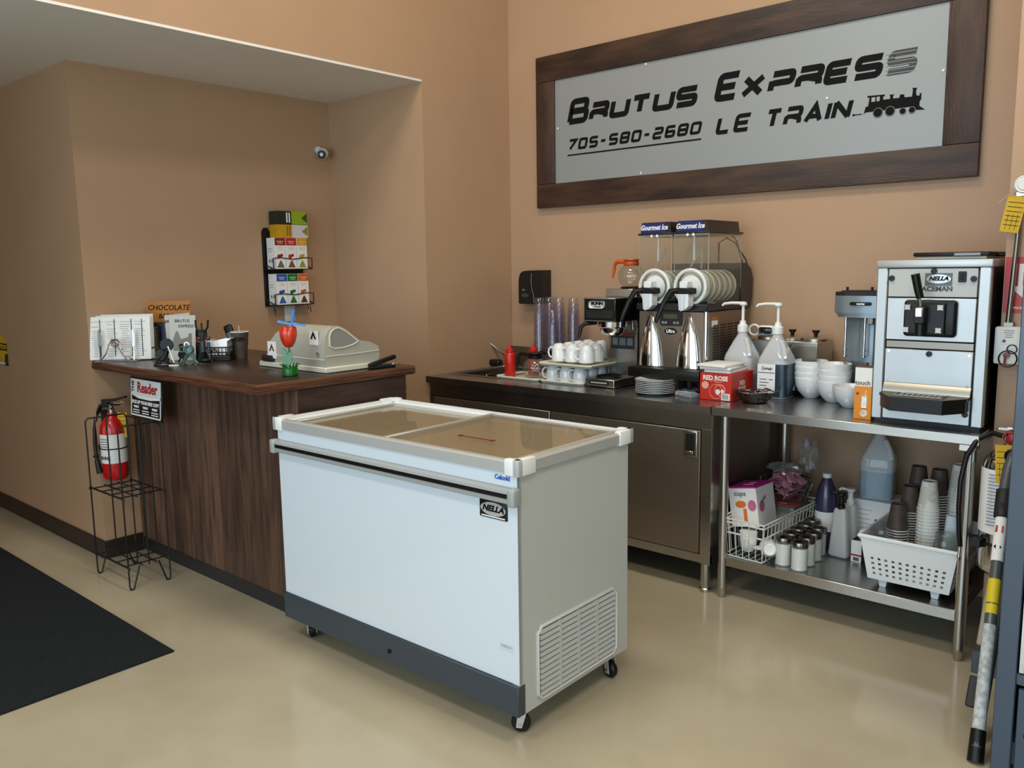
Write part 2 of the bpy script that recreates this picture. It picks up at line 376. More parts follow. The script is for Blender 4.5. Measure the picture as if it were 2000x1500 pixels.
obj('edge_moulding', mitre((-.88, -2.349), (.68, -2.349), (0, -1), (1, -1)), EDGEW, wc)
obj('edge_moulding', mitre((.68, -2.349), (.68, -1.502), (1, -1), (1, 0)), EDGEW, wc)
PLANK = M('wood_plank_print', '#6a4d3c', .45, col2='#443127', scale=3.4, stretch=(9, 9, 1.1), bump=.12, bscale=50, objvar=.34)
obj('carcass', B().box(-.878, .672, -2.157, -1.55, .075, W0), M('counter_core', '#30231d', .6), wc)
xs = [-.878, -.79, -.70, -.585, -.49, -.40, -.285, -.19, -.10, .0, .095, .2, .29, .39, .48, .585, .679]
for a, c in zip(xs, xs[1:]): obj('plank', B().box(a+.0006, c-.0006, -2.167, -2.157, .078, W0-.001, .0008, 1), PLANK, wc)
obj('end_panel', B().box(.672, .679, -2.1565, -1.55, .078, W0-.001), M('end_panel_laminate', '#443128', .45, col2='#30221c', scale=3, stretch=(8, 1.4, 8)), wc)
obj('toe_kick', B().box(-.878, .66, -2.16, -1.56, 0, .0775), M('toe_kick_vinyl', '#24252a', .4), wc)

# ================================================================== steel counter with sink
sc = thing('steel_sink_cabinet', 'long stainless steel cabinet with sink bowl and hinged doors, left of the open table', 'cabinet', (0, 0, 0))
CF = -.775
SX0, SX1, SY0, SY1 = .07, .44, -.64, -.17
b = B().box(0.001, SX0, -.7944, -.004, .862, .9).box(SX0, SX1, -.7944, SY0, .862, .9).box(SX0, SX1, SY1, -.004, .862, .9).box(SX1, 1.885, -.7944, -.004, .862, .9)
obj('worktop', b, STEEL, sc, smooth=0)
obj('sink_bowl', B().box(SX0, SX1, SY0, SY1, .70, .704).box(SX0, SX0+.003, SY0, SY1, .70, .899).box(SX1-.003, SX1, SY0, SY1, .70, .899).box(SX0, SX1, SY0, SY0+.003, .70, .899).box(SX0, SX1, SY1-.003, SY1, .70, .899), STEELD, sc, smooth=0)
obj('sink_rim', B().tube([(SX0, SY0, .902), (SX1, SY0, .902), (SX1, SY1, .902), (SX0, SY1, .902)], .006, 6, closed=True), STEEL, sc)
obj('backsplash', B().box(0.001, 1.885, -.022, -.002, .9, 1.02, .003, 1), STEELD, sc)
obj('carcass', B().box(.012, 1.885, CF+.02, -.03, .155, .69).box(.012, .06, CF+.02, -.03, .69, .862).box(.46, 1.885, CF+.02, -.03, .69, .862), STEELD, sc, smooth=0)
obj('front_frame', B().box(.012, 1.885, CF, CF+.02, .785, .861, .001, 1).box(1.832, 1.885, CF-.001, CF+.02, .145, .79, .001, 1).box(.012, .05, CF, CF+.02, .145, .79).box(.012, 1.885, CF, CF+.02, .148, .19, .001, 1), STEEL, sc, smooth=0)
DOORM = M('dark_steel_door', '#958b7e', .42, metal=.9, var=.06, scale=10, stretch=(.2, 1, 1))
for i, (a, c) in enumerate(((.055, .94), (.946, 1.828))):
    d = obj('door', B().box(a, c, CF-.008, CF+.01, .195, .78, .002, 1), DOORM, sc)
    if i:
        obj('handle', B().box(1.745, 1.815, CF-.014, CF-.008, .655, .775, .003, 1), STEEL, d)
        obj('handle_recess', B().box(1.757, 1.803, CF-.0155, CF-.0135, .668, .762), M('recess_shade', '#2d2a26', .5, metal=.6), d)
        obj('pull', B().box(1.757, 1.80, CF-.022, CF-.0155, .668, .682, .002, 1), CHROME, d)
for x, y in ((1.843, -.735), (.06, -.735), (1.843, -.08), (.06, -.08)):
    obj('leg', B().lathe([(.026, 0), (.026, .015), (.021, .02), (.023, .03), (.023, .155)], (x, y, 0)), STEEL, sc)
# faucet
fa = thing('faucet', 'chrome swivel-spout tap at the back left corner of the sink', 'tap', (.055, -.13, .902))
pts = [(0, 0, .03), (-.01, -.005, .06), (-.03, -.03, .09), (-.14, -.12, .19), (-.155, -.135, .2), (-.172, -.148, .202), (-.188, -.16, .195), (-.198, -.168, .18), (-.202, -.172, .16)]
pts = [(p[0]*.72+.02, p[1]*.85, p[2]*.92) for p in pts]
obj('spout', B().tube(pts, .0085, 10), CHROME, fa)
obj('valve_body', B().lathe([(.02, 0), (.02, .012), (.013, .016), (.013, .045), (0, .05)]).cyl((0, 0, .03), (.045, 0, .04), .009), CHROME, fa)
obj('handle', B().sph((.05, 0, .042), .014, 12).sph((-.02, -.03, .03), .013, 12), CHROME, fa)
tag(obj('sink_caddy', B().box(-.075, .045, -.03, .03, 0, .042, .018, 3), BLACK, loc=(.03, -.20, .906), rot=(0, 0, .1)), 'small black rounded caddy beside the sink tap', 'caddy')
tag(obj('sink_divider', B().box(0, .012, -.03, .03, -.05, .012, .002, 1), STEELD, loc=(.31, -.575, .9)), 'small upright steel clip on the near sink rim', 'clip')

# ================================================================== steel table
st = thing('steel_table', 'open stainless steel work table with a lower shelf, right of the steel cabinet', 'table', (0, 0, 0))
obj('tabletop', B().box(1.889, 2.973, -.7944, -.004, .862, .9, .002, 1), STEEL, st)
obj('corner_bracket', B().box(2.905, 2.96, -.785, -.70, .835, .861, .002, 1), STEEL, st)
obj('backsplash', B().box(1.889, 2.973, -.016, -.004, .9, .99), STEEL, st)
obj('lower_shelf', B().box(1.955, 2.925, -.755, -.07, .155, .2, .002, 1), STEEL, st)
for x, y in ((1.934, -.745), (2.937, -.745), (1.934, -.08), (2.937, -.08)):
    l = obj('leg', B().cyl((x, y, .05), (x, y, .862), .021, n=20), STEEL, st)
    obj('foot', B().lathe([(.012, 0), (.017, .008), (.0175, .03), (.02, .034), (.02, .05)], (x, y, 0)), STEEL, l)

# ================================================================== chest freezer
FW, FD, FH = 1.303, .65, .948
fz = thing('chest_freezer', 'white glass-lidded ice cream chest freezer on castors, in front of everything', 'freezer', (.7265, -2.3119, 0), .0137)
SIDEM = M('freezer_side_shaded', '#b6bab8', .35)  # darker copy of the white enamel, side shade put into the colour
obj('front_panel', B().box(.012, FW-.012, .008, .03, .205, .903, .002, 1), ENAM, fz)
s = obj('cabinet_body', B().box(.012, .04, .03, FD-.01, .1, .903).box(FW-.04, FW-.012, .0085, FD-.01, .1, .903).box(.04, FW-.04, FD-.03, FD-.01, .1, .903).box(.02, FW-.02, .03, FD-.01, .1, .13), SIDEM, fz, smooth=0)
LINER = M('freezer_liner', '#ddd3bd', .5, var=.05)
obj('liner', B().box(.045, FW-.045, .04, FD-.04, .24, .26).box(.041, .055, .04, FD-.04, .26, .91).box(FW-.055, FW-.041, .04, FD-.04, .26, .91).box(.041, FW-.041, .034, .05, .26, .91).box(.041, FW-.041, FD-.05, FD-.034, .26, .91)
    .box(.95, FW-.055, .05, FD-.05, .26, .52, .02, 2).box(.055, FW-.055, FD-.075, FD-.05, .7, .72, .004, 1).box(.055, FW-.055, .05, .07, .7, .72, .004, 1), LINER, fz)
KICK = M('slate_kick', '#333d46', .35)
obj('kick_band', B().box(.01, FW-.01, -.002, .035, .1, .2045, .002, 1), KICK, fz)
obj('lock', B().disc((.672, -.007, .143), .009, .006), BLACK, fz)
RL = M('frame_rail_grey', '#b6b8b5', .38, metal=.25)
R = fz
rail = [(0, .905), (0, .938), (.006, .944), (.02, .944), (.02, .93), (.034, .93), (.034, .922), (.05, .922), (.05, .905)]
obj('frame_rail', B().prism(rail, .02, FW-.02, 'x'), RL, fz)
obj('frame_rail', B().prism([(FD-u, z) for u, z in rail], .02, FW-.02, 'x'), WHITE, fz)
obj('frame_rail', B().prism([(FW-u, z) for u, z in rail], .02, FD-.02, 'y'), RL, fz)
obj('frame_rail', B().prism(rail, .02, FD-.02, 'y'), WHITE, fz)
for cx, sx in ((0, 1), (FW, -1)):
    for cy, sy in ((0, 1), (FD, -1)):
        def bx(a, c, e, f, z0, z1): return (min(cx+sx*a, cx+sx*c), max(cx+sx*a, cx+sx*c), min(cy+sy*e, cy+sy*f), max(cy+sy*e, cy+sy*f), z0, z1)
        obj('corner_cap', B().box(*bx(-.004, .055, -.004, .022, .897, .95), .004, 2).box(*bx(-.004, .022, -.004, .085, .897, .95), .004, 2), WHITE, fz)
# sliding lids
def lid(x0, x1, z, near):
    fr = obj('sliding_lid', B().box(x0, x1, .03, .043, z, z+.01, .001, 1).box(x0, x1, FD-.043, FD-.03, z, z+.01, .001, 1).box(x0, x0+.022, .03, FD-.03, z, z+.012, .002, 1).box(x1-.022, x1, .03, FD-.03, z, z+.012, .002, 1), M('lid_frame', '#b4b3ab', .35, metal=.3), fz)
    obj('glass_pane', B().box(x0+.015, x1-.015, .04, FD-.04, z+.004, z+.007), LID, fr, smooth=0)
    return fr
lid(.032, .655, .914, 0); l2 = lid(.635, FW-.035, .929, 1)
obj('lid_marker', B().box(.86, 1.02, .20, .206, .942, .944).box(.857, .866, .194, .212, .942, .945).box(1.014, 1.023, .194, .212, .942, .945), M('maroon_marker', '#6e2418', .5), fz, rot=None)
# bumper handle strip
obj('bumper_rail', B().prism([(-.004, .806), (-.02, .812), (-.024, .822), (-.024, .826), (-.018, .828), (-.018, .842), (-.024, .844), (-.022, .853), (-.004, .858), (.01, .858), (.01, .806)], 0, FW+.0, 'x'), M('bumper_grey', '#9a9f9f', .35), fz)
obj('bumper_slot', B().box(.02, FW-.03, -.0195, -.016, .828, .842), BLACK, fz)
for xx in (-.002, FW-.028): obj('bumper_cap', B().box(xx, xx+.03, -.027, .012, .803, .861, .008, 3), M('bumper_grey', '#9a9f9f'), fz)
# badge
bd = obj('badge', B().box(1.135, 1.252, .004, .0075, .745, .803, .003, 2), BLACK, fz)
obj('badge_oval', B().lathe([(.053, 0), (.053, .0015)], n=32, mx=MX.Translation((1.193, .0042, .776)) @ MX.Rotation(rd(90), 4, 'X') @ MX.Diagonal((1, .42, 1, 1))), M('badge_silver', '#c4c6c6', .3, metal=.4), bd)
txt('NELLA', .027, (1.193, .0022, .777), INK, bd, shear=.3, sx=1.15, off=.0012)
obj('badge_strip', B().box(1.143, 1.243, .0032, .004, .7485, .7525), WHITE, bd, smooth=0)
txt('Celcold', .0215, (1.231, .0072, .884), M('logo_blue', '#2f5cb4'), fz, off=.0008, sx=.95)
obj('rating_sticker', B().box(1.208, 1.268, .0068, .008, .310, .336), M('pale_sticker', '#c6d2d8', .5), fz)
txt('ENERGY', .012, (1.238, .0066, .325), M('sticker_grey', '#97a6ad'), fz)
# side grille
gx = FW-.012
gr = obj('vent_grille', B().tube([(gx+.002, .12, .12), (gx+.002, .54, .12), (gx+.002, .56, .14), (gx+.002, .56, .35), (gx+.002, .54, .37), (gx+.002, .12, .37), (gx+.002, .10, .35), (gx+.002, .10, .14)], .006, 6, closed=True), M('grille_light', '#c9cac6', .35), fz)
obj('grille_recess', B().box(gx-.001, gx+.001, .105, .555, .125, .365), M('grille_shade', '#585a59', .6), gr, smooth=0)
me = None
for i in range(12):
    z = .132+i*.0195
    o = obj('louver', B().prism([(gx+.001, z), (gx+.006, z-.002), (gx+.0075, z), (gx+.0025, z+.0125), (gx+.001, z+.0125)], .11, .55, 'y'), SIDEM, gr)
for y in (.215, .32, .43): obj('grille_bar', B().box(gx+.0005, gx+.007, y, y+.01, .128, .362), SIDEM, gr, smooth=0)
def castor(x, y, a):
    c = obj('castor_bracket', B().box(-.022, .022, -.022, .022, .086, .1).prism([(-.018, .088), (.014, .088), (-.006, .02), (-.026, .02)], -.019, -.016, 'y').prism([(-.018, .088), (.014, .088), (-.006, .02), (-.026, .02)], .016, .019, 'y'), M('zinc_plate', '#c9c9c4', .35, metal=.5), fz, loc=(x, y, 0), rot=(0, 0, a))
    obj('wheel', B().lathe([(.012, -.013), (.027, -.013), (.0325, -.008), (.0335, 0), (.0325, .008), (.027, .013), (.012, .013)], n=24, mx=MX.Translation((-.012, 0, .0335)) @ MX.Rotation(rd(90), 4, 'X')), BLACK, c)
    obj('axle', B().cyl((-.012, -.02, .0335), (-.012, .02, .0335), .006, n=10), CHROME, c)
for x, y, a in ((1.245, .085, .5), (1.245, .58, 2.9), (.07, .085, 2.6), (.07, .58, .4)): castor(x, y, a)

# ================================================================== floor mat
tag(obj('floor_mat', B().box(-3.6, .49, -5.6, -2.68, 0.0005, .009, .003, 1), MAT), 'black ribbed entrance mat lying on the floor at the left', 'mat')

# ================================================================== wire rack
wr = thing('wire_rack', 'empty black wire newspaper rack standing beside the wood counter', 'rack', (-.494, -2.396, 0))
hw, hd, r = .183, .103, .004
def side(x):
    b = B()
    for y, s in ((-hd, 1), (hd, -1)):
        b.tube([(x, y, .80), (x, y, .02), (x, y+s*.004, .006), (x, y+s*.012, .0035), (x, y+s*.02, .006), (x, y+s*.055, .115)] if 1 else [], r)
    b.tube([(x, -hd, .79), (x, -hd+.004, .805), (x, -hd+.014, .814), (x, hd-.014, .814), (x, hd-.004, .805), (x, hd, .79)], r)
    b.tube([(x, 0, .814), (x, 0, .11)], r)
    return b
for x in (-hw, hw): obj('side_frame', side(x), WIREB, wr)
obj('back_wires', B().tube([(-hw, hd, .80), (hw, hd, .80)], r).tube([(-.06, hd, .80), (-.06, hd, .11)], r).tube([(.06, hd, .80), (.06, hd, .11)], r), WIREB, wr)
for z in (.115, .46):
    b = B()
    for y in (-hd, hd): b.tube([(-hw-.012, y, z-.012), (-hw-.008, y, z), (hw+.008, y, z), (hw+.012, y, z-.012)], r)
    for k in range(4): b.tube([(-hw+.03+k*.1, -hd, z), (-hw+.03+k*.1, hd, z)], r*.9)
    for yy in (-.034, .034): b.tube([(-hw, yy, z), (hw, yy, z)], r*.9)
    obj('wire_shelf', b, WIREB, wr)
hs = obj('header_sign', B().box(-.17, .17, -.004, .004, .0, .205, .002, 1), M('sign_black', '#101013', .4), wr, loc=(0, .125, .80), rot=(rd(-4), 0, 0))
hs['label'] = 'white and black header card with red title'
b = B().box(-.162, .162, -.0055, -.0042, .118, .198).box(-.162, -.154, -.0055, -.0042, .008, .12).box(.154, .162, -.0055, -.0042, .008, .12).box(-.162, .162, -.0055, -.0042, .008, .016)
b.prism([(-.162, .118), (-.08, .1), (.05, .098), (.162, .108), (.162, .12), (-.162, .12)], -.0055, -.0042)
obj('card_print', b, PAPER, hs, smooth=0)
txt('Reader', .075, (.018, -.0062, .155), M('print_red', '#b81f22', .5), hs, off=.0022, sx=1.0)
txt('THE', .032, (-.137, -.0062, .158), INK, hs, off=.001, roll=rd(90))
txt('PICK UP YOUR FREE COPY', .024, (0, -.0062, .079), PAPER, hs, off=.0009, sx=1.02)
for cx in (-.1, 0, .1):
    txt('WEEKLY', .015, (cx, -.0062, .055), PAPER, hs, off=.0008)
    for k in (0, 1): obj('print_line', B().box(cx-.036, cx+.036, -.0062, -.0055, .036-k*.012, .041-k*.012), PAPER, hs, smooth=0)

# ================================================================== extinguisher on the alcove wall
def tagcard(name, w, h, parent, loc, rot, lines=5):
    t = obj(name, B().box(-w/2, w/2, -.0006, .0006, -h, 0), YEL, parent, loc=loc, rot=rot, smooth=0)
    b = B()
    for i in range(lines):
        z = -h*(.18+.75*i/lines); b.box(-w*.4, w*.4, -.0012, -.0006, z-.001, z+.001)
    for i in (-1, 0, 1): b.box(i*w*.25-.0006, i*w*.25+.0006, -.0012, -.0006, -h*.93, -h*.5)
    obj('print', b, INK, t, smooth=0)
    return t
fe = thing('fire_extinguisher', 'red fire extinguisher with white label on the wall behind the wire rack', 'fire extinguisher', (-.795, -2.318, .452))
fe.scale = (1, 1, 1.1)
obj('cylinder', B().lathe([(.0, 0), (.05, 0), (.062, .012), (.064, .03), (.064, .235), (.06, .262), (.045, .29), (.024, .31), (.02, .325), (0, .327)], n=32), RED, fe)
obj('label_wrap', B().lathe([(.0648, .085), (.0648, .225)], n=32, cap=False), PAPER, fe)
b = B()
for i in range(5): b.prism([(-.02, .205-i*.012), (.03, .205-i*.012), (.03, .202-i*.012), (-.02, .202-i*.012)], -.0662, -.065)
b3 = B()
for i in range(3): b3.box(-.022+i*.02, -.008+i*.02, -.0665, -.0652, .105, .12)
obj('label_icons', b3, M('print_grey', '#55575a'), fe, rot=(0, 0, rd(20)), smooth=0)
obj('label_print', b, M('print_grey', '#55575a'), fe, rot=(0, 0, rd(20)), smooth=0)
obj('neck', B().lathe([(.018, .32), (.018, .345), (.012, .35), (.012, .365)]), CHROME, fe)
obj('lever', B().prism([(-.03, .352), (.055, .362), (.06, .368), (.0, .368), (-.03, .372)], -.011, .011, "y").prism([(-.03, .37), (.02, .378), (.1, .40), (.1, .408), (.015, .392), (-.03, .388)], -.01, .01, 'y').box(-.05, -.012, -.014, .014, .35, .388, .003, 1), BLACK, fe, rot=(0, 0, rd(25)))
obj('pull_pin', B().torus((.075, 0, .37), .011, .0018, 'y', 14, 5).cyl((.02, 0, .372), (.065, 0, .37), .002), CHROME, fe, rot=(0, 0, rd(25)))
hx = [(-.045, 0, .362), (-.075, -.01, .352), (-.1, -.02, .31), (-.105, -.035, .24), (-.09, -.05, .17), (-.07, -.06, .12), (-.055, -.064, .08)]
obj('hose', B().tube(hx, .0095, 10), BLACK, fe, rot=(0, 0, rd(10)))
obj('nozzle', B().cyl((-.058, -.066, .10), (-.035, -.068, .035), .012, .016).torus((-.064, -.0645, .115), .012, .004), BLACK, fe, rot=(0, 0, rd(10)))
obj('strap', B().torus((0, 0, .155), .0655, .003).box(-.07, -.055, -.05, -.03, .145, .165), BLACK, fe)
obj('wall_bracket', B().box(-.085, -.07, -.02, .02, .03, .33), BLACKM, fe)
tagcard('inspection_tag', .05, .12, fe, (.05, .035, .325), (0, rd(4), rd(40)))
tag(obj('caution_decal', B().prism([(-.105, .0), (.105, .0), (.105, .05), (-.105, .05)], -.001, 0).prism([(-.1, .05), (.1, .05), (.09, .15), (.04, .19), (-.04, .19), (-.09, .15)], -.001, 0), YEL, loc=(-2.215, -2.3672, .972), smooth=0), 'yellow and black caution decal at the left edge of the far wall', 'decal')
cd = bpy.data.objects['caution_decal']
obj('print', B().box(-.098, .098, -.002, -.001, .095, .14), INK, cd, smooth=0)
obj('print', B().prism([(-.105, 0), (.105, 0), (.105, .075), (.06, .075), (.045, .03), (0, .02), (-.045, .03), (-.06, .075), (-.105, .075)], -.002, -.001), M('print_blueblack', '#1c2233'), cd, smooth=0)
txt('CAUTION', .042, (0, -.0024, .116), YEL, cd, off=.001)
txt('SECURITY', .024, (0, -.0024, .012), PAPER, cd, off=.001)

# ================================================================== things on the wood counter (z 1.08)
Z = 1.08
# menu stand: menus in clear sleeves held by a wire rack with upright knives
ma = rd(47)
mh = thing('menu_stand', 'metal stand of upright table knives and bent fork holding the menus', 'stand', (-.775, -2.262, Z), ma)
CH2 = M('dark_cutlery', '#5a5a58', .25, metal=1)
for x in (-.085, .085):
    obj('knife', B().tube([(x, -.03, .004), (x, -.025, .03), (x-.002, -.02, .085)], .004, 8).prism([(x-.008, .08), (x+.006, .08), (x+.008, .14), (x+.002, .17), (x-.006, .16)], -.0215, -.0185), CHROME if x > 0 else CH2, mh)
obj('fork_figure', B().tube([(-.085, -.035, .004), (-.05, -.04, .04), (-.03, -.045, .09), (-.015, -.045, .115), (.015, -.045, .115), (.03, -.045, .09), (.035, -.04, .04), (.085, -.03, .004)], .0035, 6).torus((0, -.045, .095), .018, .004, 'y', 16, 6).tube([(.005, -.05, .09), (.07, -.075, .006)], .004, 6).torus((0, -.047, .095), .009, .004, 'y', 12, 6), CHROME, mh)
obj('base_plate', B().box(-.11, .11, -.055, .02, 0, .004, .001, 1), CH2, mh)
PRN = M('menu_print', '#a9b0bb', .6)
for i in range(3):
    mn = thing('menu', ('frontmost white menu in a clear sleeve on the menu stand', 'middle white menu in a clear sleeve on the menu stand', 'rearmost white menu sticking up behind the others on the stand')[i], 'menu', (-.775+.004*i-.02*i*.7, -.2-2.062+.014*i+.006, Z+.004), ma, 'menus leaning on the stand', (rd(-4), 0, ma))
    o = obj('sheet', B().box(-.158-.004*i+.004, .158, .0, .003, .002, .228+.005*i, .003, 1), PAPER, mn)
    if i == 0:
        b = B(); random.seed(3)
        for c in range(4):
            x = -.14+c*.073
            b.box(x, x+.058, -.0008, 0, .2, .203)
            for k in range(15):
                if random.random() < .85: b.box(x+random.random()*.01, x+.03+random.random()*.028, -.0008, 0, .02+k*.0118, .0235+k*.0118)
        obj('printed_text', b, PRN, mn, smooth=0)
        for x in (-.097, -.024, .062, .115): obj('divider_rod', B().box(x, x+.003, -.003, -.0005, .02, .215), BLACKM, mn, smooth=0)
# chocolate bars sign and box
cb = thing('chocolate_box', 'dark navy display box with a bronze canister print, left of the white brochures', 'box', (-.70, -2.045, Z), rd(38))
obj('box_body', B().box(-.085, .085, 0, .08, 0, .19, .002, 1), M('navy_box', '#151a38', .4), cb)
obj('canister', B().cyl((-.045, -.018, 0), (-.045, -.018, .17), .027, n=18).torus((-.045, -.018, .06), .027, .002).torus((-.045, -.018, .12), .027, .002).torus((-.045, -.018, .168), .027, .003), M('bronze_tin', '#4b4638', .35, metal=.7), cb)
cs = thing('chocolate_sign', 'orange-brown handwritten cardboard sign above the navy box', 'sign', (-.725, -2.0, Z+.19), rd(34))
obj('card', B().box(-.125, .125, 0, .006, .0, .115, .001, 1), M('kraft_orange', '#b87a37', .7, var=.08), cs)
txt('CHOCOLATE', .04, (.0, -.0008, .078), INK, cs, shear=.25, off=.0003)
txt('BARS', .036, (-.02, -.0008, .032), INK, cs, shear=.25, off=.0003)
# brochures
for i in range(2):
    br = thing('brochure', ('grey brochure with a locomotive drawing, front one of the pair', 'grey brochure tilted behind the other brochure')[i], 'brochure', (-.515-.055*i, -2.045+.02*i, Z), 0, None, (rd(-6), rd(-5*i), rd(38)))
    obj('sheet', B().box(-.07, .07, 0, .003, 0, .235+.006*i, .0005, 1), M('brochure_grey', '#bdbcb6', .6), br)
    txt('BRUTUS', .022, (-.0 if i == 0 else -.03, -.0008, .205), INK, br)
    if i == 0:
        txt('EXPRESS', .022, (.02, -.0008, .178), INK, br)
        obj('drawing', B().prism([(-.05, .05), (-.05, .11), (-.035, .15), (-.03, .155), (-.02, .14), (-.01, .11), (.03, .12), (.035, .14), (.05, .14), (.05, .05)], -.0012, -.0004), M('print_mid', '#77776f'), br, smooth=0)
# metal bolt figures
IRON = M('raw_iron', '#555c59', .38, metal=.9)
IROND = M('dark_iron', '#2b2e2c', .45, metal=.7)
f1 = thing('metal_figure', 'welded scrap figure leaning on a shovel, nearest the menus', 'figurine', (-.36, -2.205, Z), rd(40))
obj('body', B().disc((0, 0, .1), .033, .008).cyl((0, 0, .07), (-.01, 0, .045), .012).disc((-.035, -.005, .05), .026, .012).tube([(0, 0, .08), (-.03, 0, .075), (-.06, 0, .09), (-.075, 0, .085)], .004, 6).tube([(-.02, 0, .05), (-.045, -.01, .03), (-.055, -.02, .004)], .005, 6).tube([(-.01, 0, .05), (.01, -.01, .03), (0, -.02, .004)], .005, 6), IROND, f1)
obj('base', B().torus((-.01, -.02, .006), .045, .005).disc((-.005, -.025, .004), .02, .012, 'z'), IRON, f1)
obj('shovel', B().tube([(.015, -.02, .095), (.05, -.04, .015)], .003, 6).box(.03, .075, -.058, -.04, 0, .006), WHITE, f1)
f2 = thing('metal_figure', 'small figure welded from steel rings and green washers', 'figurine', (-.268, -2.135, Z), rd(40))
obj('body', B().torus((.0, 0, .028), .026, .005, 'y').disc((.0, -.005, .075), .024, .01).torus((0, -.008, .075), .018, .004, 'y').torus((-.035, 0, .078), .014, .004, 'y').tube([(.0, 0, .05), (-.02, 0, .028), (-.045, -.01, .004)], .005, 6).tube([(0, 0, .05), (.025, 0, .025), (.045, -.01, .004)], .005, 6).tube([(.02, 0, .06), (.03, 0, .03), (.02, 0, .02)], .004, 6), M('green_washer', '#56706a', .4, metal=.6), f2)
obj('tool', B().tube([(.03, -.02, .01), (.085, -.03, .006)], .003, 6), CHROME, f2)
obj('ring', B().torus((-.015, .01, .1), .012, .003, 'y', 12, 5), CHROME, f2)
f3 = thing('metal_figure', 'tall scrap figure with pitchfork head in front of the brochures', 'figurine', (-.345, -2.02, Z), rd(40))
obj('body', B().cyl((0, 0, .05), (0, 0, .105), .014).cyl((.03, 0, .05), (.03, 0, .10), .008).sph((-.015, 0, .12), .012, 10).sph((.03, 0, .12), .012, 10).tube([(-.03, 0, 0), (-.01, 0, .05)], .005, 6).tube([(.04, 0, 0), (.02, 0, .05)], .005, 6).disc((.02, -.02, .01), .03, .006, 'z').cyl((0, 0, .1), (0, 0, .145), .01, .018), IRON, f3)
obj('fork_head', B().tube([(-.03, 0, .215), (-.03, 0, .18), (-.018, 0, .16), (.015, 0, .157), (.03, 0, .175), (.035, 0, .215)], .005, 6).tube([(0, 0, .157), (0, 0, .2)], .004, 6), IROND, f3)
f4 = thing('metal_figure', 'little dark bolt figure between the ring figure and the navy box', 'figurine', (-.40, -2.11, Z), rd(30))
obj('body', B().disc((0, 0, .04), .02, .012).tube([(0, 0, .03), (-.02, 0, .003)], .004, 6).tube([(0, 0, .03), (.02, 0, .003)], .004, 6).cyl((0, 0, .05), (0, 0, .075), .008).disc((0, 0, .085), .012, .01), IROND, f4)
# basket of sweetener and bowl
bk = thing('wire_basket', 'small black wire basket holding a white dish, beside the scrap figures', 'basket', (-.352, -1.932, Z), rd(40))
b = B()
for z in (.02, .045, .07): b.tube([(-.075, -.05, z), (.075, -.05, z), (.075, .05, z), (-.075, .05, z)], .0025, 6, closed=True)
for i in range(9): b.tube([(-.075+i*.01875, -.05, .01), (-.075+i*.01875, -.05, .07)], .002, 5); b.tube([(-.075+i*.01875, .05, .01), (-.075+i*.01875, .05, .07)], .002, 5)
b.tube([(-.075, -.05, .012), (.075, -.05, .012)], .003, 6); b.box(-.075, .075, -.05, .05, .004, .01)
b.tube([(-.02, -.052, .03), (-.012, -.056, .055), (0, -.058, .065), (.012, -.056, .055), (.02, -.052, .03)], .003, 6)
for x in (-.06, .06): b.torus((x, -.03, .006), .008, .003, 'x', 8, 5)
obj('wires', b, WIREB, bk)
dsh = thing('dish', 'white folded-rim dish sitting in the black wire basket', 'dish', (-.352, -1.932, Z+.016), rd(40))
obj('bowl', B().prism([(-.068, .09), (-.07, .065), (-.05, .03), (-.03, .015), (.05, .015), (.06, .03), (.064, .085), (.085, .098), (.06, .102), (0, .088), (-.04, .092)], -.042, .042), PORC, dsh)
ph = thing('phone_handset', 'black cordless phone handset standing behind the tips cup', 'phone', (-.42, -1.78, Z), rd(40))
obj('cradle', B().box(-.04, .04, -.04, .04, 0, .03, .008, 2), BLACK, ph)
hsx = obj('handset', B().box(-.024, .024, -.012, .012, 0, .165, .011, 3), BLACK, ph, loc=(.0, 0, .02), rot=(rd(-10), rd(-22), 0))
obj('screen', B().box(-.015, .015, -.0135, -.012, .09, .12), M('phone_screen', '#4a4f50', .3), hsx)
cr = thing('card_holder', 'black box with orange-red packets behind the white dish', 'box', (-.485, -1.955, Z), rd(40))
obj('holder', B().box(-.04, .035, -.03, .03, 0, .085, .004, 1).box(-.03, .03, -.02, .02, .12, .155, .003, 1), BLACK, cr)
obj('packets', B().box(-.035, .03, -.02, .02, .085, .12, .004, 1), M('packet_red', '#9c3a24', .5), cr)
# tips cup
def papercup(name, loc, h, rt, rb, mat, label, cat='cup', group=None, inv=False, lip=True):
    t = thing(name, label, cat, loc, 0, group)
    prof = [(0, .002), (rb, 0), (rb+(rt-rb)*.5, h/2), (rt, h)] if not inv else [(rt, 0), (rt+(rb-rt)*.5, h/2), (rb, h), (rb-.002, h), (rb-.003, h-.006), (0, h-.006)]
    obj('cup_wall', B().lathe(prof+([(rt-.002, h), (rb-.002, .008), (0, .008)] if not inv else []), n=24, cap=False), mat, t)
    if lip: obj('rim', B().torus((0, 0, h if not inv else 0), rt, .0022, 'z', 24, 6), PAPER, t)
    return t
BRN = M('brown_paper_cup', '#4a3d34', .6, col2='#3c3129', scale=30)
tc_ = papercup('tips_cup', (-.315, -1.825, Z), .142, .0455, .032, BRN, 'brown paper tips cup with handwritten word, beside the phone')
txt('TIPS', .03, (0, -.0455, .105), INK, tc_, off=.0006)
[c_ for c_ in tc_.children if c_.name.startswith('lettering')][0].rotation_euler = (0, 0, rd(57))
obj('straw', B().cyl((-.012, .01, .01), (-.005, .0, .175), .0015, n=6), PAPER, tc_)
pl = thing('charger_plug', 'cream plug with cable tails lying by the tips cup', 'plug', (-.42, -1.52, Z), rd(20))
obj('plug_body', B().box(-.03, .02, -.02, .02, 0.002, .045, .005, 2), WARMW, pl)
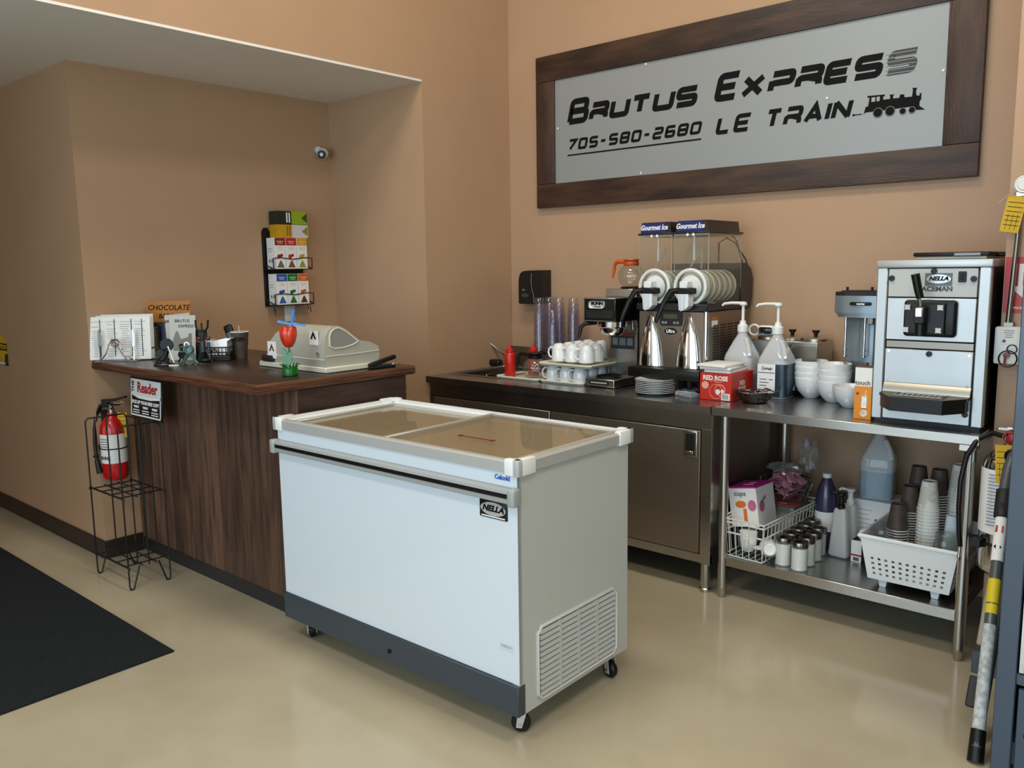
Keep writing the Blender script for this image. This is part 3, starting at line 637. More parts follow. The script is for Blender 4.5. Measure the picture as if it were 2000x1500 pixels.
obj('cable', B().tube([(.02, 0, .03), (.05, 0, .035), (.08, .0, .02), (.11, .02, .006)], .004, 6).tube([(.02, -.01, .02), (.04, -.03, .006), (.08, -.04, .005), (.12, -.02, .005)], .004, 6), WARMW, pl)
# register / card machine with dust cover
BEI = M('register_beige', '#b6b3a2', .4); BEI2 = M('register_cover', '#aeab9d', .35); GRW = M('register_window', '#8b8c84', .25)
rg = thing('cash_register', 'beige cash register with curved cover on a white base plate', 'cash register', (.0, 0, Z))
obj('base_plate', B().box(.08, .615, -1.962, -1.63, 0.002, .026, .003, 1), WARMW, rg)
prof = [(-1.95, .026), (-1.955, .05), (-1.952, .125), (-1.945, .165), (-1.93, .19), (-1.905, .207), (-1.87, .208), (-1.83, .19), (-1.79, .16), (-1.755, .135), (-1.70, .125), (-1.645, .1), (-1.64, .06), (-1.65, .026)]
b = B(); b.prism(prof, .135, .60, 'x')
for v in b.b.verts:
    if v.co.x < .3:
        t = max(0, (v.co.z-.05)/.16); v.co.x += .14*t*t*t*.9+.04*t
o = obj('cover', b, BEI2, rg, smooth=50)
gw = [(-1.925, .12), (-1.925, .165), (-1.915, .185), (-1.895, .198), (-1.87, .199), (-1.835, .182), (-1.795, .153), (-1.765, .13), (-1.80, .117), (-1.85, .108), (-1.90, .108)]
obj('side_window', B().prism(gw, .6, .6025, 'x'), GRW, rg, smooth=0)
obj('seam', B().tube([(.6025, -1.953, .075), (.6025, -1.80, .075), (.6025, -1.645, .08)], .0018, 5).tube([(.6025, y, z) for y, z in gw], .003, 5, closed=True).tube([(.14, -1.957, .06), (.6, -1.957, .06)], .0018, 5), WARMW, rg)
obj('sticker', B().box(.49, .555, -1.9545, -1.952, .125, .19, mx=None), PAPER, rg, rot=None, smooth=0)
obj('sticker', B().box(.155, .225, -1.9595, -1.956, .045, .125), PAPER, rg, smooth=0)
ST = M('sticker_print', '#5b2a1d', .6)
for cx, cz, yy in ((.522, .165, -1.956), (.19, .093, -1.9602)):
    obj('sticker_print', B().prism([(cx-.022, cz-.014), (cx, cz+.022), (cx+.022, cz-.014), (cx+.01, cz-.014), (cx, cz+.004), (cx-.01, cz-.014)], yy, yy+.0008), ST if cz < .1 else INK, rg, smooth=0)
obj('key_lock', B().disc((.555, -1.962, .085), .008, .005).box(.5535, .5565, -1.9635, -1.962, .07, .085), CHROME, rg)
obj('rear_foot', B().box(.1, .2, -1.965, -1.9, .0265, .06, .01, 2), BLACKM, rg)
# stapler
sp = thing('stapler', 'black stapler open at an angle on the counter corner', 'stapler', (.655, -1.70, Z), rd(78))
obj('base', B().box(-.045, .09, -.014, .014, 0, .014, .005, 2), BLACK, sp)
obj('arm', B().box(-.045, .1, -.012, .012, 0, .02, .006, 2), BLACK, sp, loc=(0, 0, .018), rot=(0, rd(-14), 0))
obj('magazine', B().box(-.04, .07, -.007, .007, .016, .022).box(.07, .115, -.006, .006, .012, .02, .002, 1), CHROME, sp)
# tulip
tu = thing('tulip_toy', 'orange tulip ornament in a green pot with a blue pinwheel', 'ornament', (.533, -2.092, Z), rd(40))
GRN = M('green_plastic', '#126b22', .2, coat=.3); TUL = M('tulip_orange', '#cc3416', .18, coat=.5)
obj('pot', B().lathe([(.026, 0), (.033, .003), (.034, .03), (.031, .038), (0, .038)]), clear('green_clear', '#2f9a48', .2, body=.75, bodycol='#118a2c'), tu)
b = B()
for i in range(14):
    a = 2*pi*i/14; b.tube([(.028*cos(a), .028*sin(a), .034), (.034*cos(a), .034*sin(a), .05), (.046*cos(a), .046*sin(a), .048 if i % 2 else .055)], [.003, .003, .001], 5)
obj('grass', b, GRN, tu)
obj('stem', B().tube([(0, 0, .036), (.002, 0, .08), (0, 0, .13)], .004, 8), GRN, tu)
lf = [(0, .03), (-.02, .06), (-.028, .1), (-.022, .125), (-.008, .11), (.004, .08), (.006, .05)]
obj('leaf', B().prism([(x*.95, z) for x, z in lf], -.018, -.01).prism([(-x*.7, z*.92) for x, z in lf], -.026, -.02), GRN, tu, smooth=60)
obj('flower_core', B().lathe([(.004, .125), (.022, .145), (.033, .175), (.034, .2), (.028, .215), (0, .21)]), M('tulip_dark', '#5e1a0c', .3), tu)
for i in range(6):
    a = 2*pi*i/6+.25; m_ = MX.Rotation(a, 4, 'Z') @ MX.Translation((.018, 0, .172)) @ MX.Rotation(rd(12), 4, 'Y')
    q = B(); q.sph((0, 0, 0), .024, 14, (.75, .95, 2.0)); bmesh.ops.transform(q.b, matrix=m_, verts=q.b.verts[:]); obj('petal', q, TUL, tu)
BLU = M('blue_plastic', '#2f7fc6', .3)
obj('pinwheel_hub', B().cyl((.012, 0, .2), (.02, 0, .235), .006).cyl((.02, 0, .23), (.03, 0, .288), .006, .007), BLU, tu)
obj('pinwheel_blade', B().prism([(-.045, .235), (.02, .222), (.025, .23), (-.04, .245)], -.008, .0).prism([(.02, .225), (.075, .215), (.078, .223), (.02, .236)], -.006, .004), BLU, tu)

# ================================================================== alcove wall items
cmx = thing('security_camera', 'small white security camera on the alcove wall', 'camera', (-.881, -.86, 2.285))
obj('mount', B().disc((0, 0, .015), .022, .012, 'x').sph((.018, .0, .012), .014, 12), WHITE, cmx)
q = obj('housing', B().sph((0, 0, 0), .037, 20, (1.25, .95, .95)), WHITE, cmx, loc=(.05, -.0, -.01), rot=(0, rd(18), rd(-48)))
obj('lens_face', B().lathe([(.027, 0), (.025, .008), (0, .01)], n=20, mx=MX.Translation((.034, 0, 0)) @ MX.Rotation(rd(90), 4, 'Y')), DARKGL, q)
lw = thing('light_switch', 'white light switch plate under the tea box rack', 'switch', (-.881, -1.133, 1.22))
obj('wall_plate', B().box(0, .006, -.038, .038, 0, .12, .003, 2), WHITE, lw)
obj('rocker', B().box(.006, .010, -.016, .016, .028, .092, .002, 1), WHITE, lw)
tr = thing('tea_rack', 'black wire wall rack holding tea boxes on the alcove wall', 'rack', (-.881, -1.15, 1.32))
obj('back_panel', B().prism([(-.155, .0), (.13, .0), (.13, .42), (-.1, .42), (-.1, .455), (-.115, .48), (-.14, .48), (-.155, .455)], .0, .006, 'x'), BLACK, tr)
for z in (.01, .228):
    b = B().box(.006, .105, -.15, .128, z-.004, z)
    for y in (-.15, .128): b.tube([(.006, y, z+.03), (.105, y, z), (.108, y, z+.06)], .003, 6)
    b.tube([(.108, -.15, z+.0), (.108, -.15, z+.065)]+[(.108, -.15+.093*(k+.5), z+(.06 if k % 2 else .07)) for k in range(3)]+[(.108, .128, z+.065), (.108, .128, z)], .003, 6)
    obj('wire_pocket', b, WIREB, tr)
obj('hanging_hooks', B().tube([(.09, -.15, .005), (.1, -.15, -.05)], .003, 6).tube([(.04, -.12, .005), (.06, -.12, -.03)], .003, 6).tube([(.09, .11, .005), (.1, .11, -.045)], .003, 6).tube([(.05, .12, .005), (.06, .12, -.03)], .003, 6), WIREB, tr)
def teabox(y, z, col, accent, nm, lab, lean=0):
    t = thing('tea_box', lab, 'box', (-.866, y, z), 0, 'tea boxes in the wall rack')
    obj('carton', B().box(0, .088, -.0375, .0375, 0, .188, .001, 1), PAPER, t)
    obj('colour_band', B().box(.088, .0888, -.0368, .0368, .142, .187), M('tea_'+nm, col, .5), t, smooth=0)
    obj('bag_picture', B().prism([(-.026, .008), (.026, .008), (.004, .05), (-.004, .05)], .088, .0888, 'x'), M('bag_'+nm, accent, .5), t, smooth=0)
    obj('fruit_picture', B().disc((.088, -.01, .075), .013, .0008, 'x').disc((.088, .008, .082), .01, .0008, 'x'), M('tea_'+nm, col), t, smooth=0)
    obj('print_line', B().box(.088, .0886, -.022, .022, .125, .129).box(.088, .0886, -.016, .016, .115, .118), M('print_soft', '#c9b9a8'), t, smooth=0)
    obj('band_print', B().box(.0886, .0892, -.022, .022, .162, .168).box(.0886, .0892, -.016, .016, .152, .156), M('print_soft', '#c9b9a8'), t, smooth=0)
    obj('side_print', B().box(.012, .06, -.0382, -.0375, .12, .123).box(.012, .05, -.0382, -.0375, .105, .108).box(.02, .035, -.0382, -.0375, .04, .058).box(.045, .062, -.0382, -.0375, .038, .06), M('print_side', '#7f8084'), t, smooth=0)
    return t
for y, col, ac, nm, lab in ((-1.245, '#8c1f1d', '#6e655e', 'maroon', 'white tea box with maroon band in the upper rack row'), (-1.167, '#b3271c', '#7a4a40', 'red', 'white tea box with bright red band in the middle of the upper row'), (-1.089, '#d99a1c', '#8a9a3c', 'amber', 'white tea box with amber yellow band in the upper rack row')):
    teabox(y, 1.5495, col, ac, nm, lab)
for y, col, ac, nm, lab in ((-1.245, '#2455a4', '#2a5f9c', 'blue', 'white tea box with blue band in the lower rack row'), (-1.167, '#176b2e', '#1f6a36', 'green', 'white tea box with green band in the lower rack row'), (-1.089, '#d4581d', '#5d2b1c', 'orange', 'white tea box with orange band in the lower rack row')):
    teabox(y, 1.3315, col, ac, nm, lab)
for z, c1_, c2_, lab in ((1.7385, '#c99a18', '#d5cfd4', 'yellow and pale grey tea box lying on top of the upper row'), (1.8195, '#14201a', '#93ab1e', 'dark green and lime tea box lying topmost on the wall rack')):
    t = thing('tea_box', lab, 'box', (-.866, -1.15, z), 0, 'tea boxes lying on top of the rack')
    obj('carton', B().box(0, .085, -.105, -.001, 0, .079, .001, 1), M('lie_'+c1_, c1_, .45), t)
    obj('carton_face', B().box(0, .0852, -.001, .115, 0, .079, .001, 1), M('lie_'+c2_, c2_, .45), t)
    obj('bag_picture', B().prism([(.068, .04), (.11, .01), (.11, .07)], .0852, .086, 'x'), M('bagp_'+c1_, '#3a4a20' if c1_ == '#14201a' else '#8a8c30', .5), t, smooth=0)
    for yy in (-.04, -.022): obj('print_line', B().box(.085, .0856, yy, yy+.01, .01, .07), PAPER if c1_ == '#14201a' else M('olive_print', '#8a6a10'), t, smooth=0)
# paper towel dispenser
pd = thing('towel_dispenser', 'black paper towel dispenser on the back wall by the corner', 'dispenser', (.235, -.002, 1.305))
b = B().prism([(-.1, .004), (-.1, .12), (-.098, .16), (-.088, .192), (-.065, .208), (-.02, .212), (.1, .213), (.1, .004), (.09, 0), (-.09, 0)], -.085, 0)
obj('housing', b, M('dispenser_black', '#0a0a0b', .2, coat=.15), pd)
obj('cover_ridge', B().tube([(.012, -.087, .195), (.008, -.089, .15), (.014, -.0885, .1), (.026, -.088, .06), (.03, -.087, .008)], .0025, 6), M('ridge_grey', '#5c5d60', .3), pd)
obj('window', B().lathe([(.03, 0), (.03, .0015)], n=24, mx=MX.Translation((-.045, -.085, .055)) @ MX.Rotation(rd(90), 4, 'X') @ MX.Diagonal((1, .45, 1, 1))), M('smoke_window', '#3c3e42', .15), pd)
obj('logo_plate', B().box(-.07, -.045, -.0865, -.085, .085, .095), M('plate_silver', '#8b8c90', .3, metal=.6), pd)

# ================================================================== things on the steel worktop (z .9)
T9 = .9
def tray(name, x0, x1, y0, y1, z, lab, rz=0):
    t = thing(name, lab, 'tray', ((x0+x1)/2, (y0+y1)/2, z), rz)
    w, d = (x1-x0)/2, (y1-y0)/2
    obj('tray_bed', B().box(-w+.012, w-.012, -d+.012, d-.012, .001, .005, .002, 1), WARMW, t)
    obj('tray_rim', B().tube([(-w+.02, -d, .012), (w-.02, -d, .012), (w, -d+.02, .012), (w, d-.02, .012), (w-.02, d, .012), (-w+.02, d, .012), (-w, d-.02, .012), (-w, -d+.02, .012)], .006, 6, closed=True).tube([(-w+.025, -d+.008, .006), (w-.025, -d+.008, .006), (w-.008, -d+.025, .006), (w-.008, d-.025, .006), (w-.025, d-.008, .006), (-w+.025, d-.008, .006), (-w+.008, d-.025, .006), (-w+.008, -d+.025, .006)], .007, 6, closed=True), WARMW, t)
    return t
tray('serving_tray', .405, .715, -.62, -.375, T9, 'cream plastic tray with the red bottles, beside the sink')
KET = M('ketchup_red', '#c5200f', .3, coat=.2)
kb = thing('squeeze_bottle', 'red squeeze bottle on the tray, nearest the sink', 'bottle', (.460, -.55, T9+.006), 0, 'red squeeze bottles')
obj('bottle_body', B().lathe([(0, 0), (.03, 0), (.032, .004), (.032, .125), (.028, .138), (.022, .142), (0, .142)]), KET, kb)
obj('nozzle_cap', B().lathe([(.024, .142), (.024, .158), (.014, .163), (.008, .168), (.003, .2), (0, .2)]), KET, kb)
dup(kb, (.535, -.425, T9+.006), label='red squeeze bottle directly behind the glass carafe', group='red squeeze bottles')
def carafe(loc, hmat, lab, rz, spherical=True):
    t = thing('coffee_carafe', lab, 'coffee pot', loc, rz)
    obj('glass_bowl', B().lathe([(0, 0), (.045, .001), (.066, .02), (.074, .05), (.07, .08), (.05, .105), (.036, .115), (.034, .125)], n=28, cap=False), CARAFE, t)
    obj('collar', B().lathe([(.038, .11), (.042, .115), (.042, .128), (.036, .133), (.046, .142), (.044, .146), (0, .146)], n=24), hmat, t)
    obj('handle', B().tube([(.035, 0, .128), (.07, 0, .135), (.1, 0, .132), (.115, 0, .115), (.118, 0, .085), (.128, 0, .045)], [.013, .012, .011, .01, .009, .006], 8), hmat, t)
    return t
carafe((.615, -.505, T9+.006), BLACK, 'glass coffee carafe with black handle on the cream tray', rd(188))
carafe((.62, -.315, T9+.001), BLACK, 'black-collared carafe partly hidden behind the white mugs', rd(200))
# tumbler stacks
cg = thing('clear_tumbler', 'x', 'tumbler', (0, 0, 0))
obj('tumbler_wall', B().lathe([(.0365, 0), (.036, .004), (.0285, .13), (.027, .132), (0, .132)], n=20, cap=False), CUPGL, cg)
obj('rim', B().torus((0, 0, .003), .0365, .0014, 'z', 20, 5), CUPGL, cg)
stk = [(.50, -.215, 10, 'front left'), (.585, -.10, 10, 'back left'), (.665, -.175, 10, 'middle'), (.745, -.12, 10, 'right'), (.56, -.245, 7, 'short front')]
first = True
stk = [(.40, -.20, 10, 'leftmost tall stack'), (.40, -.10, 10, 'tall stack behind the leftmost one'), (.515, -.15, 10, 'second tall stack from the right'), (.625, -.15, 10, 'rightmost tall stack'), (.53, -.23, 8, 'shortest stack')]
for x, y, n, nm in stk:
    for k in range(n):
        lab = 'clear tumbler in the %s, %s' % (nm, nth(n-k))
        if first: cg.location = (x, y, T9+.001); cg['label'] = lab; cg['group'] = 'clear tumblers in the '+nm; first = False
        else: dup(cg, (x, y, T9+.001+k*.0355), label=lab, group='clear tumblers in the '+nm)
# mugs on two tiers
mg = thing('white_mug', 'x', 'mug', (0, 0, 0))
obj('mug_body', B().lathe([(.041, 0), (.0415, .01), (.04, .05), (.033, .08), (.026, .092), (.02, .094), (.019, .091), (0, .091)], n=24), PORC, mg)
obj('handle', B().tube([(-.036, 0, .072), (-.05, 0, .074), (-.063, 0, .062), (-.066, 0, .042), (-.058, 0, .022), (-.04, 0, .014)], .0048, 8), PORC, mg)
tray('mug_tray', .725, 1.022, -.61, -.22, T9, 'cream tray under the lower tier of white mugs')
mugpos = []
for tier, (ox, z) in enumerate(((.79, T9+.0075), (.83, 1.024))):
    for j in range(4):
        for i in range(3):
            mugpos.append((ox+i*.093, -.555+j*.09, z, tier, i, j))
tray('mug_tray', .735, 1.085, -.63, -.22, 1.0, 'cream tray on top of the lower mugs, carrying the upper tier')
first = True; rowsn = ('front row', 'second row', 'third row', 'back row'); coln = ('left', 'middle', 'right')
for x, y, z, tier, i, j in mugpos:
    if tier == 1 and i == 2 and j >= 2: continue
    lab = 'white mug upside down on the %s tray, %s, %s' % (('lower', 'upper')[tier], rowsn[j], coln[i])
    rz = rd(20+random.uniform(-12, 12)) if i == 0 or tier else rd(40)
    if first: mg.location = (x, y, z); mg['label'] = lab; mg['group'] = 'white mugs on the lower tray'; mg.rotation_euler = (0, 0, rz); first = False
    else: dup(mg, (x, y, z), rz, lab, 'white mugs on the %s tray' % ('lower', 'upper')[tier])
# coffee brewer
cbw = thing('coffee_brewer', 'black and steel coffee brewer between the mugs and the slush machine', 'coffee maker', (1.133, -.6, T9))
obj('warmer_base', B().box(-.093, .093, 0, .44, .006, .048, .003, 1), STEEL, cbw)
for x in (-.08, .08):
    for y in (.02, .42): obj('foot', B().disc((x, y, 0), .01, .006, 'z'), BLACK, cbw)
obj('nameplate', B().box(-.065, .06, -.002, 0, .018, .038, .001, 1), BLACK, cbw)
obj('switch_strip', B().box(-.055, .05, -.003, -.002, .024, .032), M('strip_grey', '#a9a9a4', .4), cbw, smooth=0)
obj('warmer_plate', B().lathe([(.07, .048), (.072, .054), (.066, .058), (.06, .054), (0, .054)], (0, .095, 0)), BLACK, cbw)
obj('tower', B().box(-.093, .093, .22, .44, .048, .35, .002, 1), STEEL, cbw)
obj('brew_head', B().box(-.1, .1, .0, .44, .35, .47, .004, 1), M('brewer_black', '#0b0b0b', .25, coat=.1), cbw)
obj('head_trim', B().box(-.102, .102, -.003, .44, .468, .474, .001, 1).box(-.09, .09, -.004, .0, .352, .357), STEEL, cbw)
lg = obj('logo_plate', B().box(-.06, .035, -.004, -.001, .42, .458, .012, 3), M('logo_white', '#d2d2ce', .4), cbw)
txt('BUNN', .022, (-.012, -.0048, .445), INK, lg, off=.0012, sx=1.2)
txt('Omatic', .016, (-.012, -.0048, .429), INK, lg, shear=.3)
obj('switch_panel', B().box(-.085, .085, -.002, 0, .37, .41), M('panel_dark', '#222326', .3), cbw, smooth=0)
obj('upper_warmer', B().box(-.1, .1, .2, .44, .474, .515, .002, 1), STEEL, cbw)
obj('upper_plate', B().lathe([(.07, .515), (.072, .522), (.066, .526), (0, .524)], (0.01, .31, 0)), BLACK, cbw)
obj('brew_funnel', B().lathe([(.02, .272), (.05, .276), (.062, .29), (.066, .315), (.075, .32), (.077, .348), (0, .35)], (.015, .1, 0), 28), CHROME, cbw)
obj('funnel_handle', B().tube([(-.05, .05, .34), (-.09, .0, .338), (-.105, -.02, .32), (-.112, -.03, .26)], [.01, .011, .011, .008], 8), BLACK, cbw)
dc = obj('danger_label', B().box(-.075, .075, .2175, .22, .19, .275), M('label_dark', '#26282c', .4), cbw)
obj('label_print', B().box(-.07, .07, .2165, .2175, .262, .272), M('label_red', '#9c2620'), dc, smooth=0)
obj('label_print', B().box(-.065, -.03, .2165, .2175, .21, .25).box(-.02, .02, .2165, .2175, .21, .25).box(.03, .065, .2165, .2175, .21, .25), M('label_greyprint', '#70747a'), dc, smooth=0)
obj('faucet', B().cyl((.085, .18, .375), (.1, .17, .3), .006).cyl((.082, .2, .36), (.09, .17, .37), .007), CHROME, cbw)
obj('faucet_lever', B().box(.078, .1, .155, .175, .375, .4, .005, 2), RED, cbw)
ORG = M('orange_handle', '#cf5a24', .35)
oc = carafe((1.135, -.30, 1.428), ORG, 'empty glass carafe with orange handle on top of the coffee brewer', rd(178))
# slush machine
sx0, sx1, syf, syb = 1.305, 1.705, -.495, -.05
sm = thing('slush_machine', 'twin-hopper frozen drink machine with chrome cone-shaped columns', 'slush machine', (sx0, syf, T9))
Wd, Dp = sx1-sx0, syb-syf
obj('lower_body', B().box(.004, Wd-.004, .0, Dp, .12, .41, .004, 1), M('slush_steel', '#8f8478', .33, metal=1), sm)
obj('corner_post', B().cyl((Wd-.012, .004, .12), (Wd-.012, .004, .41), .012), CHROME, sm)
obj('feet', B().box(.02, .06, .03, .07, 0, .12).box(Wd-.06, Wd-.02, .03, .07, 0, .12).box(.02, .06, Dp-.07, Dp-.03, 0, .12).box(Wd-.06, Wd-.02, Dp-.07, Dp-.03, 0, .12), BLACK, sm)
obj('drip_tray', B().box(-.005, Wd+.005, -.09, .02, .075, .125, .006, 2), BLACK, sm)
obj('upper_deck', B().box(-.003, Wd+.003, -.02, Dp, .41, .448, .006, 1), M('deck_navy', '#0e1420', .3), sm)
obj('rear_housing', B().prism([(Dp-.10, .448), (Dp-.10, .645), (Dp-.05, .645), (Dp-.0, .615), (Dp+.03, .56), (Dp+.02, .46), (Dp, .41), (Dp-.1, .41)], -.004, Wd+.004, 'x'), M('housing_dark', '#2b2622', .35), sm)
VENTM = M('vent_black', '#0d0c0b', .7)
b = B()
for r_ in range(14):
    for c_ in range(5):
        y = .06+c_*.075; b.box(Wd-.004, Wd-.0028, y, y+.058, .16+r_*.0135, .166+r_*.0135)
obj('side_vent_slots', b, VENTM, sm, smooth=0)
obj('warning_sticker', B().box(Wd-.004, Wd-.003, .045, .105, .365, .385), M('sticker_orange', '#b8652a'), sm, smooth=0)
obj('warning_sticker', B().box(Wd-.004, Wd-.003, .045, .105, .335, .364), PAPER, sm, smooth=0)
for i, cx in enumerate((.078, .298)):
    cn = [(.07, .128), (.067, .17), (.058, .235), (.043, .30), (.025, .355), (.008, .39), (0, .396)]
    q = B(); q.lathe(cn, (cx, 0, 0), 32); 
    for v in q.b.verts: v.co.y *= .45
    obj('chrome_column', q, CHROME, sm)
cp = obj('control_panel', B().prism([(.128, .409), (.262, .409), (.258, .345), (.25, .335), (.14, .335), (.132, .345)], -.004, 0), M('panel_black', '#15181a', .3), sm)
obj('display', B().box(.155, .232, -.0055, -.004, .372, .395), M('lcd_green', '#3e5238', .25), cp)
for x in (.143, .16, .21, .228): obj('button', B().box(x, x+.014, -.0065, -.004, .345, .358, .002, 1), M('button_grey', '#8b8f92', .4), cp)
lgb = obj('logo_plate', B().lathe([(.035, 0), (.035, .004)], n=28, mx=MX.Translation((.193, 0, .308)) @ MX.Rotation(rd(90), 4, 'X') @ MX.Diagonal((1, .48, 1, 1))), BLACK, sm)
txt('Ultra', .024, (.193, -.005, .308), WHITE, lgb, shear=.25, off=.001)
for i, cx in enumerate((.098, .302)):
    hp = obj('hopper', B().box(cx-.095, cx-.092, .0, Dp-.1, .448, .79).box(cx+.092, cx+.095, .0, Dp-.1, .448, .79).box(cx-.095, cx+.095, .0, .003, .57, .79).box(cx-.095, cx+.095, Dp-.103, Dp-.1, .448, .79), GLASS, sm, smooth=0)
    q = B()
    for ex in (cx-.094, cx+.094):
        q.tube([(ex, .002, .60), (ex, .002, .79)], .0018, 5).tube([(ex, Dp-.101, .52), (ex, Dp-.101, .79)], .0018, 5)
    q.tube([(cx-.094, .002, .785), (cx+.094, .002, .785), (cx+.094, Dp-.101, .785), (cx-.094, Dp-.101, .785)], .002, 5, closed=True)
    obj('hopper_edge', q, clear('edge_clear', '#f0f2f0', .6, body=.5, bodycol='#dfe3e0'), hp)
    obj('cooling_drum', B().lathe([(.07, 0), (.07, .33)], n=28, mx=MX.Translation((cx, .02, .53)) @ MX.Rotation(rd(-90), 4, 'X')), M('drum_white', '#c7c5bd', .3), hp)
    q = B()
    for k in range(6): q.torus((cx, .04+k*.056, .53), .078, .006, 'y', 28, 6)
    obj('auger_blade', q, M('auger_white', '#dddbd4', .3), hp)
    obj('drum_glass', B().lathe([(.088, 0), (.088, .35)], n=28, mx=MX.Translation((cx, .0, .53)) @ MX.Rotation(rd(-90), 4, 'X'), cap=False), GLASS, hp)
    obj('drum_front', B().torus((cx, -.005, .53), .084, .009, 'y', 32, 8).lathe([(.06, 0), (.05, .02)], n=24, mx=MX.Translation((cx, .0, .53)) @ MX.Rotation(rd(90), 4, 'X')), M('seal_white', '#dfe1df', .3), hp)
    obj('ice_baffle', B().tube([(cx+.0, .03, .79), (cx+.0, .03, .66)], .008, 8).tube([(cx-.03, .05, .63), (cx+.03, .05, .72), (cx+.03, .05, .62)], .0045, 6), clear('baffle_clear', '#f4f6f4', .3, body=.35, bodycol='#f0f0ee'), hp)
    ld = obj('hopper_lid', B().box(cx-.102, cx+.102, -.005, Dp-.09, .79, .80, .003, 1).prism([(cx-.088, .80), (cx+.088, .80), (cx+.08, .853), (cx-.08, .853)], .006, Dp-.11), M('lid_dark', '#211d1b', .35), sm)
    obj('lid_banner', B().prism([(cx-.088, .802), (cx+.06, .802), (cx+.055, .85), (cx-.082, .85)], .003, .0062), NAVY, ld, smooth=0)
    txt('Gourmet Ice', .035, (cx-.010, .0025, .826), WHITE, ld, shear=.25, off=.0012, sx=.86)
    obj('lid_screw', B().disc((cx-.02, -.004, .785), .007, .008).disc((cx+.012, -.004, .785), .007, .008), WHITE, ld)
    fc = obj('faucet_block', B().box(cx-.022, cx+.022, -.075, -.02, .525, .56, .004, 1).prism([(cx-.028, .50), (cx+.03, .50), (cx+.03, .44), (cx+.015, .425), (cx-.01, .415), (cx-.022, .42)], -.075, -.025), WHITE, sm)
    obj('faucet_ribs', B().cyl((cx-.012, -.076, .425), (cx-.012, -.076, .498), .006).cyl((cx+.008, -.076, .43), (cx+.008, -.076, .498), .006), M('rib_bluewhite', '#cfd7e2', .3), fc)
    obj('faucet_handle', B().box(cx-.04, cx+.045, -.078, -.02, .497, .527, .004, 1).tube([(cx-.03, -.06, .515), (cx-.055, -.1, .51), (cx-.075, -.125, .46), (cx-.095, -.14, .40), (cx-.108, -.145, .36)], [.015, .014, .013, .012, .009], 8), BLACK, fc)
obj('rear_strap', B().tube([(Wd-.02, Dp-.05, .64), (Wd-.06, Dp-.04, .76), (Wd-.1, Dp-.04, .80)], .004, 6).tube([(Wd-.14, Dp-.08, .64), (Wd-.14, Dp-.08, .75), (Wd-.1, Dp-.07, .775), (Wd-.06, Dp-.06, .75), (Wd-.01, Dp-.03, .66), (Wd-.003, Dp-.01, .60)], .004, 6), M('strap_brown', '#4a3a2c', .6), sm)
# plates
pp = thing('saucer', 'x', 'plate', (0, 0, 0))
obj('dish', B().lathe([(0, .001), (.05, 0), (.054, .003), (.092, .0105), (.098, .0125), (.098, .0145), (.09, .0135), (.052, .006), (0, .005)], n=36), PORC, pp)
for k in range(8):
    lab = 'white saucer in the stack by the red tea carton, %s' % (nth(8-k))
    if k == 0: pp.location = (1.475, -.612+.01, T9+.001); pp['label'] = lab; pp['group'] = 'stacked white saucers'
    else: dup(pp, (1.475+random.uniform(-.002, .002), -.602, T9+.001+k*.0088), label=lab, group='stacked white saucers')
# packets
for i, (x, y, rz, s) in enumerate(((1.62, -.55, .4, 1), (1.665, -.60, -.3, .9), (1.60, -.47, 1.1, .8))):
    q = B(); q.box(-.05*s, .05*s, -.035*s, .035*s, 0, .016, .006, 2)
    bmesh.ops.subdivide_edges(q.b, edges=q.b.edges[:], cuts=2, use_grid_fill=True)
    for v in q.b.verts:
        if v.co.z > .008: v.co.z += random.uniform(-.004, .008)
    tag(obj('plastic_packet', q, clear('crinkled_film', '#dfe6ec', .5, body=.45, bodycol='#dfe4ea', rough=.12), loc=(x, y, T9+.001), rot=(0, 0, rz)), ('crumpled clear packet nearest the white saucers', 'crumpled clear packet touching the red tea carton', 'crumpled clear packet under the slush machine drip tray')[i], 'packet', 'clear plastic packets')
# red tea carton
REDC = M('carton_red', '#c22a18', .4)
rr = thing('tea_carton', 'red tea bag carton with white lettering beside the syrup jugs', 'box', (1.735, -.62, T9+.001))
obj('carton', B().box(0, .163, 0, .225, 0, .128, .001, 1), REDC, rr)
txt('RED ROSE', .03, (.08, -.0009, .105), WHITE, rr, off=.0012, sx=.95)
txt('RED', .03, (.1638, .11, .078), M('fade_white', '#d8c9c0'), rr, face='+x', off=.0008)
txt('ROSE', .03, (.1638, .11, .05), M('fade_white', '#d8c9c0'), rr, face='+x', off=.0008)
PK = M('carton_pink', '#e9a996', .5)
obj('seal_print', B().disc((.028, -.001, .07), .018, .001), PK, rr, smooth=0)
obj('swirl_print', B().torus((.105, -.0006, .05), .026, .002, 'y', 20, 4).torus((.085, -.0006, .042), .034, .0012, 'y', 20, 4).tube([(.055, -.0006, .09), (.07, -.0006, .095), (.09, -.0006, .085), (.12, -.0006, .092)], .0015, 4), PK, rr)
obj('cup_print', B().disc((.095, -.0012, .042), .012, .001).disc((.118, -.0012, .046), .009, .001), WHITE, rr, smooth=0)
bc = obj('barcode_panel', B().box(.112, .156, -.001, 0, .004, .036), PAPER, rr, smooth=0)
q = B()
for k in range(9): q.box(.118+k*.0035, .1195+k*.0035, -.0016, -.001, .009, .031)
obj('barcode', q, M('bar_grey', '#55585c'), bc, smooth=0)
nk = thing('napkin_stack', 'white folded napkins stacked on the red tea carton', 'napkins', (1.735, -.62, T9+.13))
for k, (a, c, d, e, z, h, rz) in enumerate(((.015, .15, .01, .2, 0, .016, .0), (.0, .155, -.005, .19, .016, .013, .05), (-.012, .14, -.012, .17, .029, .014, -.06))):
    obj('napkin', B().box(a, c, d, e, z, z+h-.001, .004, 2), PAPER, nk, rot=(0, 0, rz))
